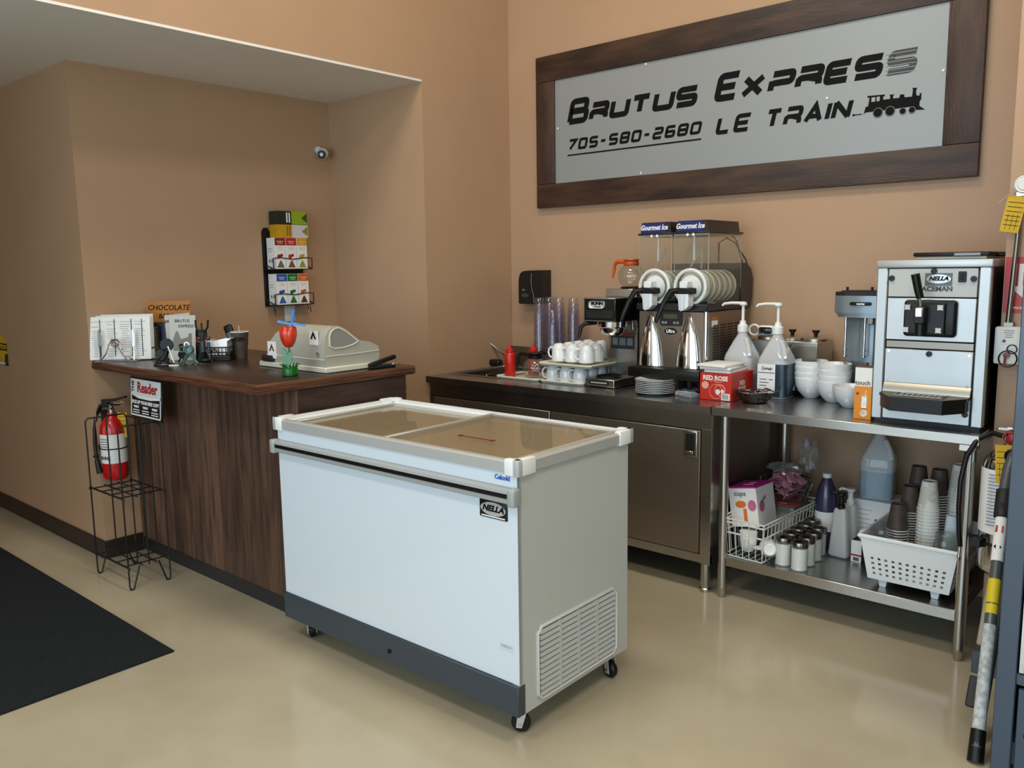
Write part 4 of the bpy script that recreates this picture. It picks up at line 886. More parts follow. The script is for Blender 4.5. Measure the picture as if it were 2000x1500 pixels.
# syrup jugs
JUG = clear('milky_jug', '#eef2f4', .15, body=.78, bodycol='#f4f8fa')
def jug(loc, lab, liq, lmat, rz=rd(6), pump=True, label=True, h=.3, name='syrup_jug'):
    t = thing(name, lab, 'jug', loc, rz)
    def ring(w, z, rr_): return w, z, rr_
    lv = [(.068, 0, .3), (.074, .01, .3), (.074, .175, .3), (.068, .195, .3), (.04, .26, .55), (.024, .292, 1), (.0215, .31, 1)]
    q = B(); n = 24; rings = []
    def sq(w, z, k, s=1.0):
        o = []
        for i in range(n):
            a = 2*pi*(i+.5)/n; e = .35 if k < .5 else (.6 if k < 1 else 1)
            cx_ = math.copysign(abs(cos(a))**e, cos(a)); cy_ = math.copysign(abs(sin(a))**e, sin(a)); o.append((w*s*cx_, w*s*cy_, z))
        return o
    def loft(q, lv, s=1.0):
        rings = [[q.b.verts.new(p) for p in sq(w, z, k, s)] for w, z, k in lv]
        for A, Bq in zip(rings, rings[1:]):
            for i in range(n): q.b.faces.new((A[i], A[(i+1) % n], Bq[(i+1) % n], Bq[i]))
        q.b.faces.new(rings[0][::-1]); return rings
    loft(q, lv); obj('bottle', q, JUG, t)
    if liq:
        q = B(); r_ = loft(q, [(.0665, .0005, .3), (.0745, .01, .3), (.0745, liq, .3)], 1.0); q.b.faces.new(r_[-1]); obj('liquid', q, lmat, t)
    obj('grip', B().tube([(.03, -.03, .272), (.05, -.05, .235), (.062, -.062, .19)], .012, 8), JUG, t)
    if pump:
        obj('pump_collar', B().lathe([(.026, .305), (.026, .335), (.016, .345), (.014, .36), (0, .36)]), WHITE, t)
        obj('pump_head', B().cyl((0, 0, .35), (0, 0, .435), .0075).lathe([(.016, .435), (.019, .44), (.016, .452), (0, .455)]).tube([(0, 0, .446), (-.05, -.03, .448), (-.08, -.048, .444), (-.088, -.053, .434)], [.008, .007, .006, .005], 8), WHITE, t)
    else: obj('cap', B().lathe([(.024, .305), (.024, .325), (0, .326)]), WHITE, t)
    if label:
        lb = obj('label', B().box(-.066, .02, -.0768, -.0758, .03, .165), PAPER, t, smooth=0)
        obj('label_print', B().box(-.064, .018, -.0774, -.0768, .122, .125).box(-.03, .0, -.0774, -.0768, .14, .143).box(-.055, -.02, -.0774, -.0768, .09, .093).box(-.01, .01, -.0774, -.0768, .09, .093).box(-.055, -.01, -.0774, -.0768, .075, .078).box(-.055, -.02, -.0774, -.0768, .06, .063).box(-.03, -.01, -.0774, -.0768, .045, .05), INK, lb, smooth=0)
        txt('Syrup', .024, (-.022, -.0772, .145), INK, lb, shear=.3)
    return t
jug((1.995, -.345, T9+.001), 'pump jug of dark blue syrup with a white label', .165, M('blue_syrup', '#1f2f40', .2, coat=.4), rd(4))
jug((1.80, -.315, T9+.001), 'pump jug of pale syrup behind the red tea carton', .10, M('pale_syrup', '#c9c3cf', .2), rd(4), label=False)
# spoon basket
sb = thing('spoon_basket', 'round black wire basket of spoons at the front of the table', 'basket', (1.985, -.555, T9+.001))
q = B()
for rr_, z in ((.055, .006), (.07, .02), (.082, .035), (.088, .048)): q.torus((0, 0, z), rr_, .0026, 'z', 28, 6)
for i in range(14):
    a = 2*pi*i/14; q.tube([(.05*cos(a), .05*sin(a), .003), (.07*cos(a), .07*sin(a), .02), (.088*cos(a), .088*sin(a), .048)], .002, 5)
q.disc((0, 0, .004), .055, .003, 'z')
obj('wires', q, BLACK, sb)
for k, (a, dz, lb_) in enumerate(((.3, .0, 'undermost'), (1.0, .006, 'middle'), (-.35, .012, 'topmost'))):
    s_ = thing('spoon', 'steel teaspoon in the round black wire basket, %s' % lb_, 'spoon', (1.985, -.555, T9+.034+dz), a, 'teaspoons in the black basket')
    obj('spoon_metal', B().sph((-.055, 0, .004), .017, 12, (1.4, 1, .35)).tube([(-.035, 0, .004), (.02, 0, .01), (.08, 0, .016)], [.003, .0022, .0035], 6), CHROME, s_)
# bowls
bw = thing('soup_bowl', 'x', 'bowl', (0, 0, 0))
obj('bowl_body', B().lathe([(0, .004), (.03, 0), (.034, .004), (.058, .03), (.072, .06), (.077, .092), (.0775, .097), (.0745, .097), (.069, .062), (.055, .034), (.03, .012), (0, .01)], n=36), PORC, bw)
first = True
for x, y, n, nm in ((2.135, -.275, 4, 'left stack'), (2.27, -.34, 4, 'right stack'), (2.38, -.44, 1, None)):
    for k in range(n):
        lab = 'single white bowl standing between the bowl stacks and the orange carton' if not nm else 'white bowl in the %s of bowls, %s' % (nm, nth(n-k))
        loc = (x+random.uniform(-.002, .002), y, T9+.001+k*.0275)
        if first: bw.location = loc; bw['label'] = lab; bw['group'] = 'white bowls'; first = False
        else: dup(bw, loc, label=lab, group='white bowls')
# orange/white carton
tb = thing('straw_carton', 'narrow orange and white carton standing left of the soft serve machine', 'box', (2.488, -.705, T9+.001))
obj('carton', B().box(0, .068, 0, .06, 0, .212, .001, 1), PAPER, tb)
ORC = M('carton_orange', '#e08a1c', .45)
obj('colour_panel', B().box(0, .0686, -.0008, .0606, 0.0, .136), ORC, tb, smooth=0)
obj('lid_flap', B().box(.001, .067, .001, .059, .212, .216), M('kraft_brown', '#6b5140', .7), tb, smooth=0)
txt('touch', .026, (.032, -.001, .15), M('touch_grey', '#5b6166'), tb, off=.0004)
obj('cup_picture', B().box(.03, .052, -.0018, -.0008, .048, .098, .004, 2).tube([(.044, -.0013, .098), (.047, -.0013, .12)], .0015, 5).torus((.04, -.0012, .024), .012, .0028, 'y', 18, 5).torus((.041, -.0012, .023), .0055, .0025, 'y', 14, 5), PAPER, tb)
obj('print_dot', B().disc((.013, -.0016, .105), .006, .001), M('dot_red', '#8c3a1c'), tb, smooth=0)
# food warmer
fw = thing('food_warmer', 'stainless countertop warmer with black-knobbed round lids', 'food warmer', (1.80, -.232, T9))
WL = .345; WDp = .2
obj('cabinet', B().box(-.005, WL, .0, WDp, .02, .262, .003, 1), STEEL, fw)
for i, x in enumerate((.06, .178, .296)):
    lo = obj('lid', B().lathe([(.058, .262), (.058, .272), (.05, .278), (0, .282)], (x, .1, 0), 28), M('lid_aluminium', '#b5ab9a', .3, metal=.9), fw)
    obj('knob', B().lathe([(.009, .28), (.009, .294), (.018, .306), (.02, .312), (0, .313)], (x, .1, 0)), BLACK, lo)
obj('ladle_bracket', B().prism([(.17, .245), (.215, .245), (.19, .20), (.16, .20)], -.012, 0).prism([(.16, .2), (.25, .24), (.34, .24), (.34, .06), (.20, .06)], -.004, -.001), STEELD, fw)
obj('feet', B().box(.01, .04, .02, .05, 0, .02).box(WL-.05, WL-.02, .02, .05, 0, .02).box(.01, .04, .15, .18, 0, .02).box(WL-.05, WL-.02, .15, .18, 0, .02), BLACK, fw)
hd_ = thing('thermometer_unit', 'white rounded unit with dark oval window between the syrup jugs', 'thermometer', (1.885, -.19, 1.1765), rd(6))
hd_.location = (1.875, -.20, 1.183)
obj('housing', B().box(-.045, .04, -.02, .02, 0, .05, .016, 3).torus((-.065, 0, .025), .026, .006, 'y', 20, 6), WHITE, hd_)
obj('window', B().box(-.034, .03, -.0215, -.0195, .008, .042, .008, 2), DARKGL, hd_)
# milkshake mixer
mm = thing('milkshake_mixer', 'grey-blue milkshake mixer standing left of the soft serve machine', 'mixer', (2.372, -.25, T9))
MGR = M('mixer_grey', '#7f8b92', .3, metal=.45)
q = B(); oc_ = [(-.135, -.03), (-.115, -.075), (-.07, -.09), (.07, -.09), (.115, -.075), (.135, -.03), (.135, .07), (-.135, .07)]
q.prism([(x*.96, y*.96) for x, y in oc_], .405, .412, 'z').prism(oc_, .412, .49, 'z').prism([(x*.9, y*.9) for x, y in oc_], .392, .405, 'z')
obj('motor_head', q, MGR, mm, smooth=30)
obj('head_cover', B().prism([(x*.99, y*.99) for x, y in oc_], .49, .506, 'z').box(-.1, .1, -.05, .05, .506, .512), BLACKM, mm, smooth=0)
for x in (-.08, .03): obj('knob', B().cyl((x, -.03, .51), (x, -.03, .528), .005, .006), BLACK, mm)
obj('badge', B().box(-.045, .05, -.092, -.09, .447, .462, .006, 2), BLACK, mm)
txt('waring', .013, (.002, -.0926, .4545), WHITE, mm, off=.0008)
obj('column', B().box(-.1, .1, .02, .09, .02, .392, .01, 2).box(-.03, .04, -.005, .02, .02, .392, .008, 2), MGR, mm)
obj('base', B().box(-.13, .13, -.09, .09, 0, .022, .008, 2), BLACKM, mm)
for i, x in enumerate((-.075, .01, .09)):
    q = B().cyl((x, -.045, .215), (x, -.045, .392), .0045).disc((x, -.045, .212), .013, .003, 'z').disc((x, -.045, .24), .011, .003, 'z')
    obj('spindle', q, CHROME, mm)
    obj('cup_rest', B().box(x-.012, x+.012, -.03, .018, .17, .185, .003, 1), CHROME, mm)
obj('cup_guide', B().box(.015, .045, -.04, .0, .36, .392, .004, 1), CHROME, mm)
ic_s = thing('scoop', 'chrome round-headed scoop with green handle beside the mixer', 'scoop', (2.485, -.38, T9+.001))
obj('scoop_head', B().sph((0, 0, .268), .028, 16, (1, .8, 1.1)), CHROME, ic_s)
obj('handle', B().cyl((0, 0, .15), (0, 0, .238), .009), M('handle_green', '#0f5f46', .35), ic_s)
obj('holder', B().lathe([(.03, 0), (.032, .005), (.034, .15), (.031, .15), (.029, .008), (0, .008)], (0, 0, 0)), STEEL, ic_s)

# ================================================================== soft serve machine
ic = thing('soft_serve_machine', 'tall stainless soft serve ice cream machine at the right end of the table', 'ice cream machine', (2.562, -.72, T9))
IW, ID, IH = .402, .57, .645
SSP = M('soft_serve_steel', '#c0c4c5', .42, metal=.7, rvar=.04, scale=20)
obj('side_panel', B().box(.002, .02, .012, ID, .02, IH-.03).box(IW-.02, IW-.002, .012, ID, .02, IH-.03).box(.02, IW-.02, ID-.02, ID, .02, IH-.03), M('side_black', '#151311', .4), ic, smooth=0)
obj('corner_post', B().box(0, .04, 0, .035, .015, IH-.028, .004, 1), SSP, ic)
obj('corner_post', B().box(IW-.04, IW, 0, .035, .015, IH-.028, .004, 1), SSP, ic)
obj('top_cover', B().box(-.004, IW+.004, -.005, ID, IH-.03, IH, .005, 2), SSP, ic)
obj('control_panel', B().box(.044, IW-.044, .0, .02, .503, .612, .002, 1), M('panel_lightgrey', '#b9bdbb', .4), ic)
obj('dispense_panel', B().box(.044, IW-.044, .0, .02, .335, .499, .002, 1), SSP, ic)
obj('ledge', B().box(.044, IW-.044, .006, .02, .303, .332, .002, 1), STEELD, ic)
obj('lower_panel', B().box(.044, IW-.044, .0, .02, .165, .30, .002, 1), SSP, ic)
obj('slope_panel', B().prism([(.002, .165), (-.012, .135), (-.012, .125), (.02, .125), (.02, .165)], .044, IW-.044, 'x'), M('slope_steel_reflection', '#a9a497', .3, metal=.8), ic)  # beige of a reflection put into the steel's base colour
obj('bottom_panel', B().box(.044, IW-.044, -.002, .02, .02, .124, .002, 1), SSP, ic)
obj('base', B().box(.01, IW-.01, .01, ID, 0, .02), BLACKM, ic, smooth=0)
blk = obj('dispensing_door', B().box(.11, .298, -.02, .004, .352, .492, .014, 3).prism([(-.045, .37), (-.045, .475), (-.02, .485), (-.02, .36)], .125, .262, 'x'), BLACK, ic)
for x, z in ((.135, .466), (.25, .466), (.132, .38), (.247, .38)):
    q = B(); st_ = [(.014*(1 if k % 2 else .62)*cos(pi*k/4), .014*(1 if k % 2 else .62)*sin(pi*k/4)) for k in range(8)]
    q.prism([(x+u, z+v) for u, v in st_], -.058, -.044); obj('door_nut', q, M('nut_white', '#c9c9c5', .35), blk)
obj('spout', B().cyl((.185, -.055, .36), (.185, -.055, .43), .02).box(.165, .205, -.085, -.045, .405, .47, .004, 1), BLACK, blk)
obj('lever', B().tube([(.186, -.075, .46), (.182, -.08, .50)], .006, 8), CHROME, blk)
obj('lever_grip', B().tube([(.185, -.078, .502), (.178, -.083, .53), (.166, -.09, .592)], [.014, .015, .016], 12), BLACK, blk)
obj('lever_pivot', B().box(.172, .2, -.095, -.07, .43, .468, .004, 1).disc((.186, -.1, .445), .007, .01), CHROME, blk)
nb = obj('brand_plate', B().box(.178, .272, -.0025, 0, .547, .594), M('plate_grey', '#5d6265', .4), ic, smooth=0)
obj('brand_oval', B().lathe([(.043, 0), (.043, .0012)], n=28, mx=MX.Translation((.225, -.0025, .572)) @ MX.Rotation(rd(90), 4, 'X') @ MX.Diagonal((1, .4, 1, 1))), M('badge_silver', '#c4c6c6'), nb)
txt('NELLA', .021, (.225, -.0042, .573), INK, nb, shear=.3, off=.001, sx=1.1)
txt('SPACEMAN', .0235, (.208, -.0008, .534), M('brand_grey', '#4a4d4e'), ic, off=.0009, sx=1.13)
obj('rocker_switch', B().box(.293, .32, -.006, 0, .56, .60, .002, 1).box(.302, .311, -.009, -.006, .568, .592, .002, 1), BLACK, ic)
for x, z in ((.056, .575), (.345, .572), (.056, .076), (.343, .062), (.206, .285), (.208, .602)):
    s_ = obj('panel_knob', B().disc((x, -.006, z), .011, .006), BLACK, ic)
for x, z in ((.058, .29), (.346, .286), (.056, .178), (.343, .172)): obj('screw', B().disc((x, -.003, z), .0045, .003), CHROME, ic)
dt = obj('drip_tray', B().prism([(.046, -.002), (.046, -.055), (.11, -.15), (.30, -.15), (.358, -.055), (.358, -.002)], .118, .130, 'z').prism([(.05, -.006), (.05, -.054), (.113, -.146), (.297, -.146), (.354, -.054), (.354, -.006)], .075, .118, 'z'), BLACK, ic, smooth=0)
q = B()
for k in range(8): q.box(.13+k*.019, .142+k*.019, -.1, -.045, .1302, .1325, .0, mx=None)
q.tube([(.118, -.11, .131), (.288, -.11, .131), (.288, -.035, .131), (.118, -.035, .131)], .002, 4, closed=True)
obj('tray_grid', q, M('grid_grey', '#6c6e6e', .4, metal=.5), dt)
hl = obj('hopper_lid', B().box(.1, .37, .1, .45, IH+.012, IH+.028, .006, 2).box(.08, .12, .25, .3, IH+.01, IH+.022, .004, 1).box(.35, .40, .25, .3, IH+.01, IH+.022, .004, 1), BLACK, ic)
obj('lid_seal', B().box(.11, .36, .11, .44, IH, IH+.012, .003, 1), WARMW, ic)
obj('lid_tab', B().box(.25, .34, .098, .1, IH+.014, IH+.024), M('tab_grey', '#8b8f90', .3), ic)

# ================================================================== lower shelf (z .2)
S = .201
wb = thing('wire_crate', 'white wire crate at the left end of the lower shelf', 'crate', (2.046, -.465, S), rd(-3))
hw, hd = .095, .275
q = B()
for z, g in ((.004, 0), (.115, .006), (.165, .012), (.182, .014)): q.tube([(-hw-g, -hd-g, z), (hw+g, -hd-g, z), (hw+g, hd+g, z), (-hw-g, hd+g, z)], .0032 if z > .1 else .0026, 6, closed=True)
for i in range(7):
    x = -hw+i*hw/3
    for s_ in (-1, 1): q.tube([(x, s_*hd, .004), (x*1.1, s_*(hd+.014), .182)], .002, 5)
    q.tube([(x, -hd, .004), (x, hd, .004)], .002, 5)
for i in range(17):
    y = -hd+i*hd/8
    for s_ in (-1, 1): q.tube([(s_*hw, y, .004), (s_*(hw+.014), y*1.03, .182)], .002, 5)
obj('wires', q, M('white_wire', '#d6d8d4', .4), wb)
m1 = dup(mg, (2.02, -.66, S+.11), .2, 'white mug upside down in the white wire crate', 'mugs in the wire crate'); m1.rotation_euler = (pi, 0, 1.9)
m1['label'] = 'white tall mug standing in the white wire crate'
m2 = dup(mg, (2.11, -.645, S+.05), .2, 'white mug lying on its side in the wire crate', 'mugs in the wire crate'); m2.rotation_euler = (rd(80), 0, .5)
cc = thing('cone_carton', 'magenta and white ice cream cups carton leaning in the wire crate', 'box', (1.955, -.655, S+.118), 0, None, (rd(-3), rd(-9), rd(2)))
obj('carton', B().box(-.02, .115, 0, .20, 0, .183, .001, 1), PAPER, cc)
obj('carton_lid', B().box(-.021, .116, -.001, .201, .18, .188, .001, 1), M('carton_magenta', '#b0128a', .4), cc)
txt('cups', .032, (.035, -.0008, .155), M('cups_grey', '#7a6a7c'), cc, off=.0008)
txt('cups', .02, (.05, .12, .1888), PAPER, cc, face='+z', off=.0004)
txt('coupes', .018, (.05, .07, .1888), PAPER, cc, face='+z', off=.0004)
def ell(cx, cz, rx, rz, k=18): return [(cx+rx*cos(2*pi*i/k), cz+rz*sin(2*pi*i/k)) for i in range(k)]
obj('cone_picture', B().prism(ell(.035, .105, .026, .017), -.0012, 0), M('pic_orange', '#e0792f', .5), cc, smooth=0)
obj('cone_picture', B().prism(ell(.09, .10, .02, .026), -.0012, 0), M('pic_pink', '#c96a92', .5), cc, smooth=0)
obj('cone_stem', B().box(.045, .062, -.0012, 0, .02, .085), M('pic_orange', '#e0792f'), cc, smooth=0)
obj('cone_picture', B().prism(ell(.05, .09, .03, .026), .115, .1158, 'x'), M('pic_pink', '#c96a92'), cc, smooth=0)
txt('wafer', .03, (.1162, .07, .12), M('cups_grey', '#7a6a7c'), cc, face='+x', roll=rd(20))
bn = thing('plastic_bin', 'clear lidded bin with cream contents behind the magenta carton', 'container', (2.045, -.36, S+.012))
obj('bin_wall', B().box(-.06, .085, -.05, .12, 0, .17, .01, 2), clear('bin_clear', '#e8e6e2', .2, body=.3, bodycol='#c9c4bf'), bn)
obj('contents', B().box(-.055, .08, -.045, .115, .004, .12, .01, 2), M('cream_sugar', '#d8d2bd', .7), bn)
obj('lid', B().box(-.064, .089, -.054, .124, .17, .178, .004, 1), M('bin_lid_red', '#8d4238', .5), bn)
# pink packets bowl
pb = thing('packet_basket', 'bronze and white wire bowl with zigzag sides on top of the bin', 'basket', (2.04, -.30, S+.192))
pb.scale = (1.12, 1.12, 1)
q = B()
for rr_, z in ((.085, .0), (.10, .05), (.112, .095)): q.torus((0, 0, z), rr_, .0028, 'z', 32, 6)
for i in range(12):
    a, c = 2*pi*i/12, 2*pi*(i+.5)/12
    q.tube([(.088*cos(a), .088*sin(a), .0), (.112*cos(c), .112*sin(c), .095), (.088*cos(a+2*pi/12), .088*sin(a+2*pi/12), 0)], .0022, 5)
obj('wires', q, M('bowl_wire', '#6a6264', .35, metal=.7), pb)
PNK = M('pink_packet', '#dc9fb0', .5, col2='#b8586c', scale=40)
for k in range(30):
    a = random.uniform(0, 2*pi); r_ = random.uniform(.0, .066); z = .012+.0042*k
    o = tag(obj('sweetener_packet', B().box(-.032, .032, -.022, .022, -.003, .003, .002, 1), PNK, loc=(2.04+1.2*r_*cos(a), -.30+1.2*r_*sin(a), S+.196+z), rot=(random.uniform(-.6, .6), random.uniform(-.6, .6), a)), 'pink sweetener packet heaped in the wire bowl', 'packet', 'pink packets in the wire bowl')
def film(nm, lab, loc, sz, seed, sub=3):
    q = B(); q.sph((0, 0, 0), 1, 16)
    random.seed(seed)
    for v in q.b.verts:
        f = random.uniform(.6, 1.25); v.co = V((v.co.x*sz[0]*f, v.co.y*sz[1]*f, v.co.z*sz[2]*f))
    return tag(obj(nm, q, clear('bag_film', '#f4f5f5', .9, body=.2, bodycol='#eceeee', rough=.15), loc=loc, smooth=0), lab, 'bag')
film('plastic_bag', 'crumpled clear bag lying over the pink packets', (2.03, -.28, S+.335), (.085, .06, .03), 4)
film('plastic_bag', 'peaked clear bag standing right of the pink packets', (2.12, -.22, S+.40), (.045, .045, .085), 9)
# purple jug
pj = thing('purple_jug', 'purple drink jug with white cap behind the sugar shakers', 'jug', (2.235, -.285, S), rd(20))
pj.scale = (.85, .85, 1)
PUR = M('purple_liquid', '#3a3352', .25, coat=.3)
obj('bottle', B().lathe([(.055, 0), (.058, .01), (.058, .22), (.052, .26), (.03, .31), (.02, .33)], n=20), PUR, pj)
obj('cap', B().lathe([(.024, .325), (.024, .345), (0, .347)]), WHITE, pj)
obj('label', B().lathe([(.0588, .07), (.0588, .165)], n=20, cap=False), PAPER, pj)
# sugar shakers
sh = thing('sugar_shaker', 'x', 'shaker', (0, 0, 0))
obj('glass_jar', B().lathe([(0, 0), (.038, 0), (.039, .006), (.036, .012), (.035, .02), (.035, .105), (.032, .113)], n=16, cap=False), clear('shaker_glass', '#f2f4f2', .2, body=.25, bodycol='#eef0ee'), sh)
obj('sugar', B().lathe([(0, .004), (.033, .004), (.033, .1), (0, .102)], n=16), M('sugar', '#eeeeea', .8), sh)
obj('lid', B().lathe([(.0355, .105), (.037, .108), (.037, .123), (.034, .129), (.02, .131), (.012, .135), (0, .135)], n=20), M('lid_steel', '#8d8780', .22, metal=1), sh)
first = True
for j in range(6):
    for i in range(2):
        x, y = ((2.2, 2.282)[i] if not (i and j == 3) else 2.268), (-.685+(.0 if i == 0 else -.02))+j*.083
        lab = 'glass sugar shaker with chrome lid, %s of the %s column' % (('frontmost', 'second', 'third', 'fourth', 'fifth', 'rearmost')[j], ('left', 'right')[i])
        if j > 4 or (i and j > 3): continue
        if first: sh.location = (x, y, S); sh['label'] = lab; sh['group'] = 'sugar shakers on the lower shelf'; first = False
        else: dup(sh, (x, y, S), label=lab, group='sugar shakers on the lower shelf')
# soap bottles
def soap(loc, lab, pm, rz, s=1):
    t = thing('pump_bottle', lab, 'bottle', loc, rz)
    q = B().box(-.046, .046, -.03, .03, 0, .20, .016, 3)
    for v in q.b.verts:
        if v.co.z > .17: v.co.x *= .62; v.co.y *= .7; v.co.z += .03
        elif v.co.z > .15: v.co.z += .01
    obj('bottle', q, clear('soap_white', '#eef0ee', .2, body=.85, bodycol='#f4f5f2'), t)
    obj('neck', B().lathe([(.017, .222), (.017, .245), (.012, .25), (.012, .285), (.02, .292), (.02, .302), (0, .304)]).tube([(0, 0, .297), (-.04, -.01, .298), (-.048, -.012, .29)], .006, 6), pm, t)
    return t
soap((2.358, -.43, S), 'white soap bottle with black pump on the lower shelf', BLACK, rd(-5))
soap((2.365, -.335, S), 'white soap bottle with white pump, behind the black-pump one', WHITE, rd(-5))
# tea bag carton
tb2 = thing('open_carton', 'small open white and red carton beside the perforated basket', 'box', (2.418, -.455, S), rd(-3))
obj('carton', B().box(0, .046, 0, .002, 0, .1).box(0, .002, 0, .17, 0, .1).box(.044, .046, 0, .17, 0, .1).box(0, .046, .168, .17, 0, .1).box(0, .046, 0, .17, 0, .002), M('brown_board', '#5e4a42', .6), tb2, smooth=0)
obj('front_print', B().box(0, .046, -.001, 0, 0, .1), PAPER, tb2, smooth=0)
obj('stripe', B().box(0, .0465, -.0016, -.001, .028, .036), M('label_red', '#9c2620'), tb2, smooth=0)
obj('barcode', B().box(.01, .036, -.0016, -.001, .006, .022), M('bar_grey', '#55585c'), tb2, smooth=0)
for k in range(5): obj('tea_sachet', B().box(.006, .04, .02+k*.027, .026+k*.027, .003, .088), M('sachet', '#8d8177', .7), tb2, rot=(rd(0), 0, 0), smooth=0)
# white cartons + water jug
wc1 = thing('white_carton', 'large white printed carton under the blue-grey water jug', 'box', (2.30, -.265, S))
obj('carton', B().box(0.035, .25, 0, .19, 0, .24, .001, 1), PAPER, wc1)
q = B()
for k in range(7): q.box(.055, .14-.006*(k % 3), -.0008, 0, .06+k*.022, .063+k*.022)
obj('print_line', q, M('print_faint', '#a4a9ac'), wc1, smooth=0)
obj('round_marks', B().disc((.16, -.0008, .15), .007, .001).disc((.16, -.0008, .13), .007, .001).disc((.16, -.0008, .11), .007, .001), M('print_dark', '#54585c'), wc1, smooth=0)
wj = jug((2.43, -.165, S+.242), 'tall blue-grey water jug on the white carton', .13, M('water_blue', '#8fa3b0', .2), rd(10), pump=False, label=False, name='water_jug')
# perforated basket
pbk = thing('perforated_basket', 'white perforated plastic basket of cups at the right of the lower shelf', 'basket', (2.728, -.70, S))
BW = .155; BT = .185; BD0, BD1 = 0, .42; H0, H1 = .034, .215
PBM = M('basket_white', '#dfe4e6', .35)
def holed(x0, x1, z0, z1, cols, rows, hx0, hx1, hz0, hz1, hs, f):
    q = B(); xs_ = sorted([x0, x1]+[v for k in range(cols) for v in ((hx0+(hx1-hx0)*k/(cols-1))-hs, (hx0+(hx1-hx0)*k/(cols-1))+hs)])
    zs = sorted([z0, z1]+[v for k in range(rows) for v in ((hz0+(hz1-hz0)*k/(rows-1))-hs, (hz0+(hz1-hz0)*k/(rows-1))+hs)])
    vg = {}
    def vv(i, j):
        if (i, j) not in vg: vg[i, j] = q.b.verts.new(f(xs_[i], zs[j]))
        return vg[i, j]
    for i in range(len(xs_)-1):
        for j in range(len(zs)-1):
            if i % 2 == 1 and j % 2 == 1: continue
            q.b.faces.new((vv(i, j), vv(i+1, j), vv(i+1, j+1), vv(i, j+1)))
    return q
def solid(o, t):
    md = o.modifiers.new('thickness', 'SOLIDIFY'); md.thickness = t; return o
sc_ = lambda z: 1+(BT/BW-1)*(z-H0)/(H1-H0)
solid(obj('front_wall', holed(-BW, BW, H0, H1, 11, 4, -.125, .125, .06, .125, .0052, lambda x, z: (x*sc_(z), -.022*(z-H0)/(H1-H0), z)), PBM, pbk, smooth=0), .003)
solid(obj('back_wall', holed(-BW, BW, H0, H1, 11, 4, -.125, .125, .06, .125, .0052, lambda x, z: (x*sc_(z), BD1+.022*(z-H0)/(H1-H0), z)), PBM, pbk, smooth=0), .003)
for s_ in (-1, 1):
    solid(obj('side_wall', holed(BD0, BD1, H0, H1, 14, 4, .04, .38, .06, .125, .0052, lambda y, z: (s_*BW*sc_(z), (y-.21)*(1+.1*(z-H0)/(H1-H0))+.21, z)), PBM, pbk, smooth=0), .003)
obj('basket_floor', B().box(-BW, BW, 0, BD1, H0, H0+.003), PBM, pbk, smooth=0)
obj('rim', B().tube([(-BT-.004, -.024, H1), (BT+.004, -.024, H1), (BT+.004, BD1+.024, H1), (-BT-.004, BD1+.024, H1)], .006, 8, closed=True).box(-BT-.022, -BT, .02, .12, H1-.03, H1+.003, .006, 2), PBM, pbk)
for x in (-.1, .1):
    for y in (.03, .39): obj('foot', B().prism([(x-.012, 0), (x+.012, 0), (x+.018, H0), (x-.018, H0)], y-.015, y+.015), PBM, pbk)
# cups inside the basket: inverted paper cup stacks
BB = S+.0375
bcup = papercup('brown_paper_cup', (0, 0, 0), .11, .0425, .029, BRN, 'x', inv=True); wcup = papercup('white_paper_cup', (0, 0, 0), .12, .043, .029, M('white_paper_cup_print', '#dcdad2', .6, col2='#c5c1b4', scale=18, fac=(.48, .52)), 'x', inv=True)
used = set()
def stack(proto, x, y, n, step, lab, grp, z=BB):
    for k in range(n):
        l = '%s, %s' % (lab, nth(n-k))
        if id(proto) not in used: used.add(id(proto)); proto.location = (x, y, z); proto['label'] = l; proto['group'] = grp
        else: dup(proto, (x, y, z+k*step), label=l, group=grp)
stack(bcup, 2.640, -.56, 17, .0115, 'brown paper cup upside down in the front stack', 'brown cups, front stack')
stack(bcup, 2.655, -.455, 22, .0115, 'brown paper cup upside down in the second stack', 'brown cups, second stack')
stack(bcup, 2.66, -.36, 28, .0115, 'brown paper cup upside down in the tallest brown stack', 'brown cups, tallest stack')
stack(bcup, 2.745, -.37, 28, .0115, 'brown paper cup upside down in the stack behind the white cups', 'brown cups behind the white cups')
stack(wcup, 2.74, -.50, 20, .0145, 'white patterned paper cup in the front white stack', 'white cups, front stack')
stack(wcup, 2.825, -.375, 24, .0145, 'white patterned paper cup in the rear white stack', 'white cups, rear stack')
fcup = papercup('plain_cup', (2.832, -.48, BB), .26, .045, .026, M('frost_cup', '#cdd9df', .5), 'frosted blue-white tall cup right of the white cup stacks', inv=True)
jr = thing('clear_jar', 'clear plastic jar upside down at the right corner of the basket', 'jar', (2.835, -.60, BB))
obj('jar_wall', B().lathe([(.045, 0), (.045, .09), (.05, .13), (.042, .17), (.036, .19), (.039, .195), (.036, .215), (0, .216)], n=24, cap=False), clear('jar_clear', '#e9ecea', .3, body=.12, bodycol='#cfd2d0'), jr)
jl = thing('clear_tub', 'clear ribbed plastic tub at the left front of the basket', 'tub', (2.585, -.60, BB+.09), 0, None, (0, rd(6), 0))
obj('tub_wall', B().lathe([(.048, 0), (.05, .02), (.048, .08), (.04, .1), (0, .102)], n=20, cap=False), clear('jar_clear'), jl)
ff = thing('paper_liners', 'white fluted paper liners lying in front of the brown cups', 'liners', (2.64, -.655, BB+.105), 0, None, (rd(60), 0, .3))
q = B(); pr_ = []
for k in range(32):
    a = 2*pi*k/32; r_ = .042*(1.08 if k % 2 else .92); pr_.append((r_*cos(a), r_*sin(a)))
q.prism(pr_, 0, .022, 'z').prism([(x*.6, y*.6) for x, y in pr_], -.012, 0, 'z'); obj('liner', q, PAPER, ff, smooth=0)
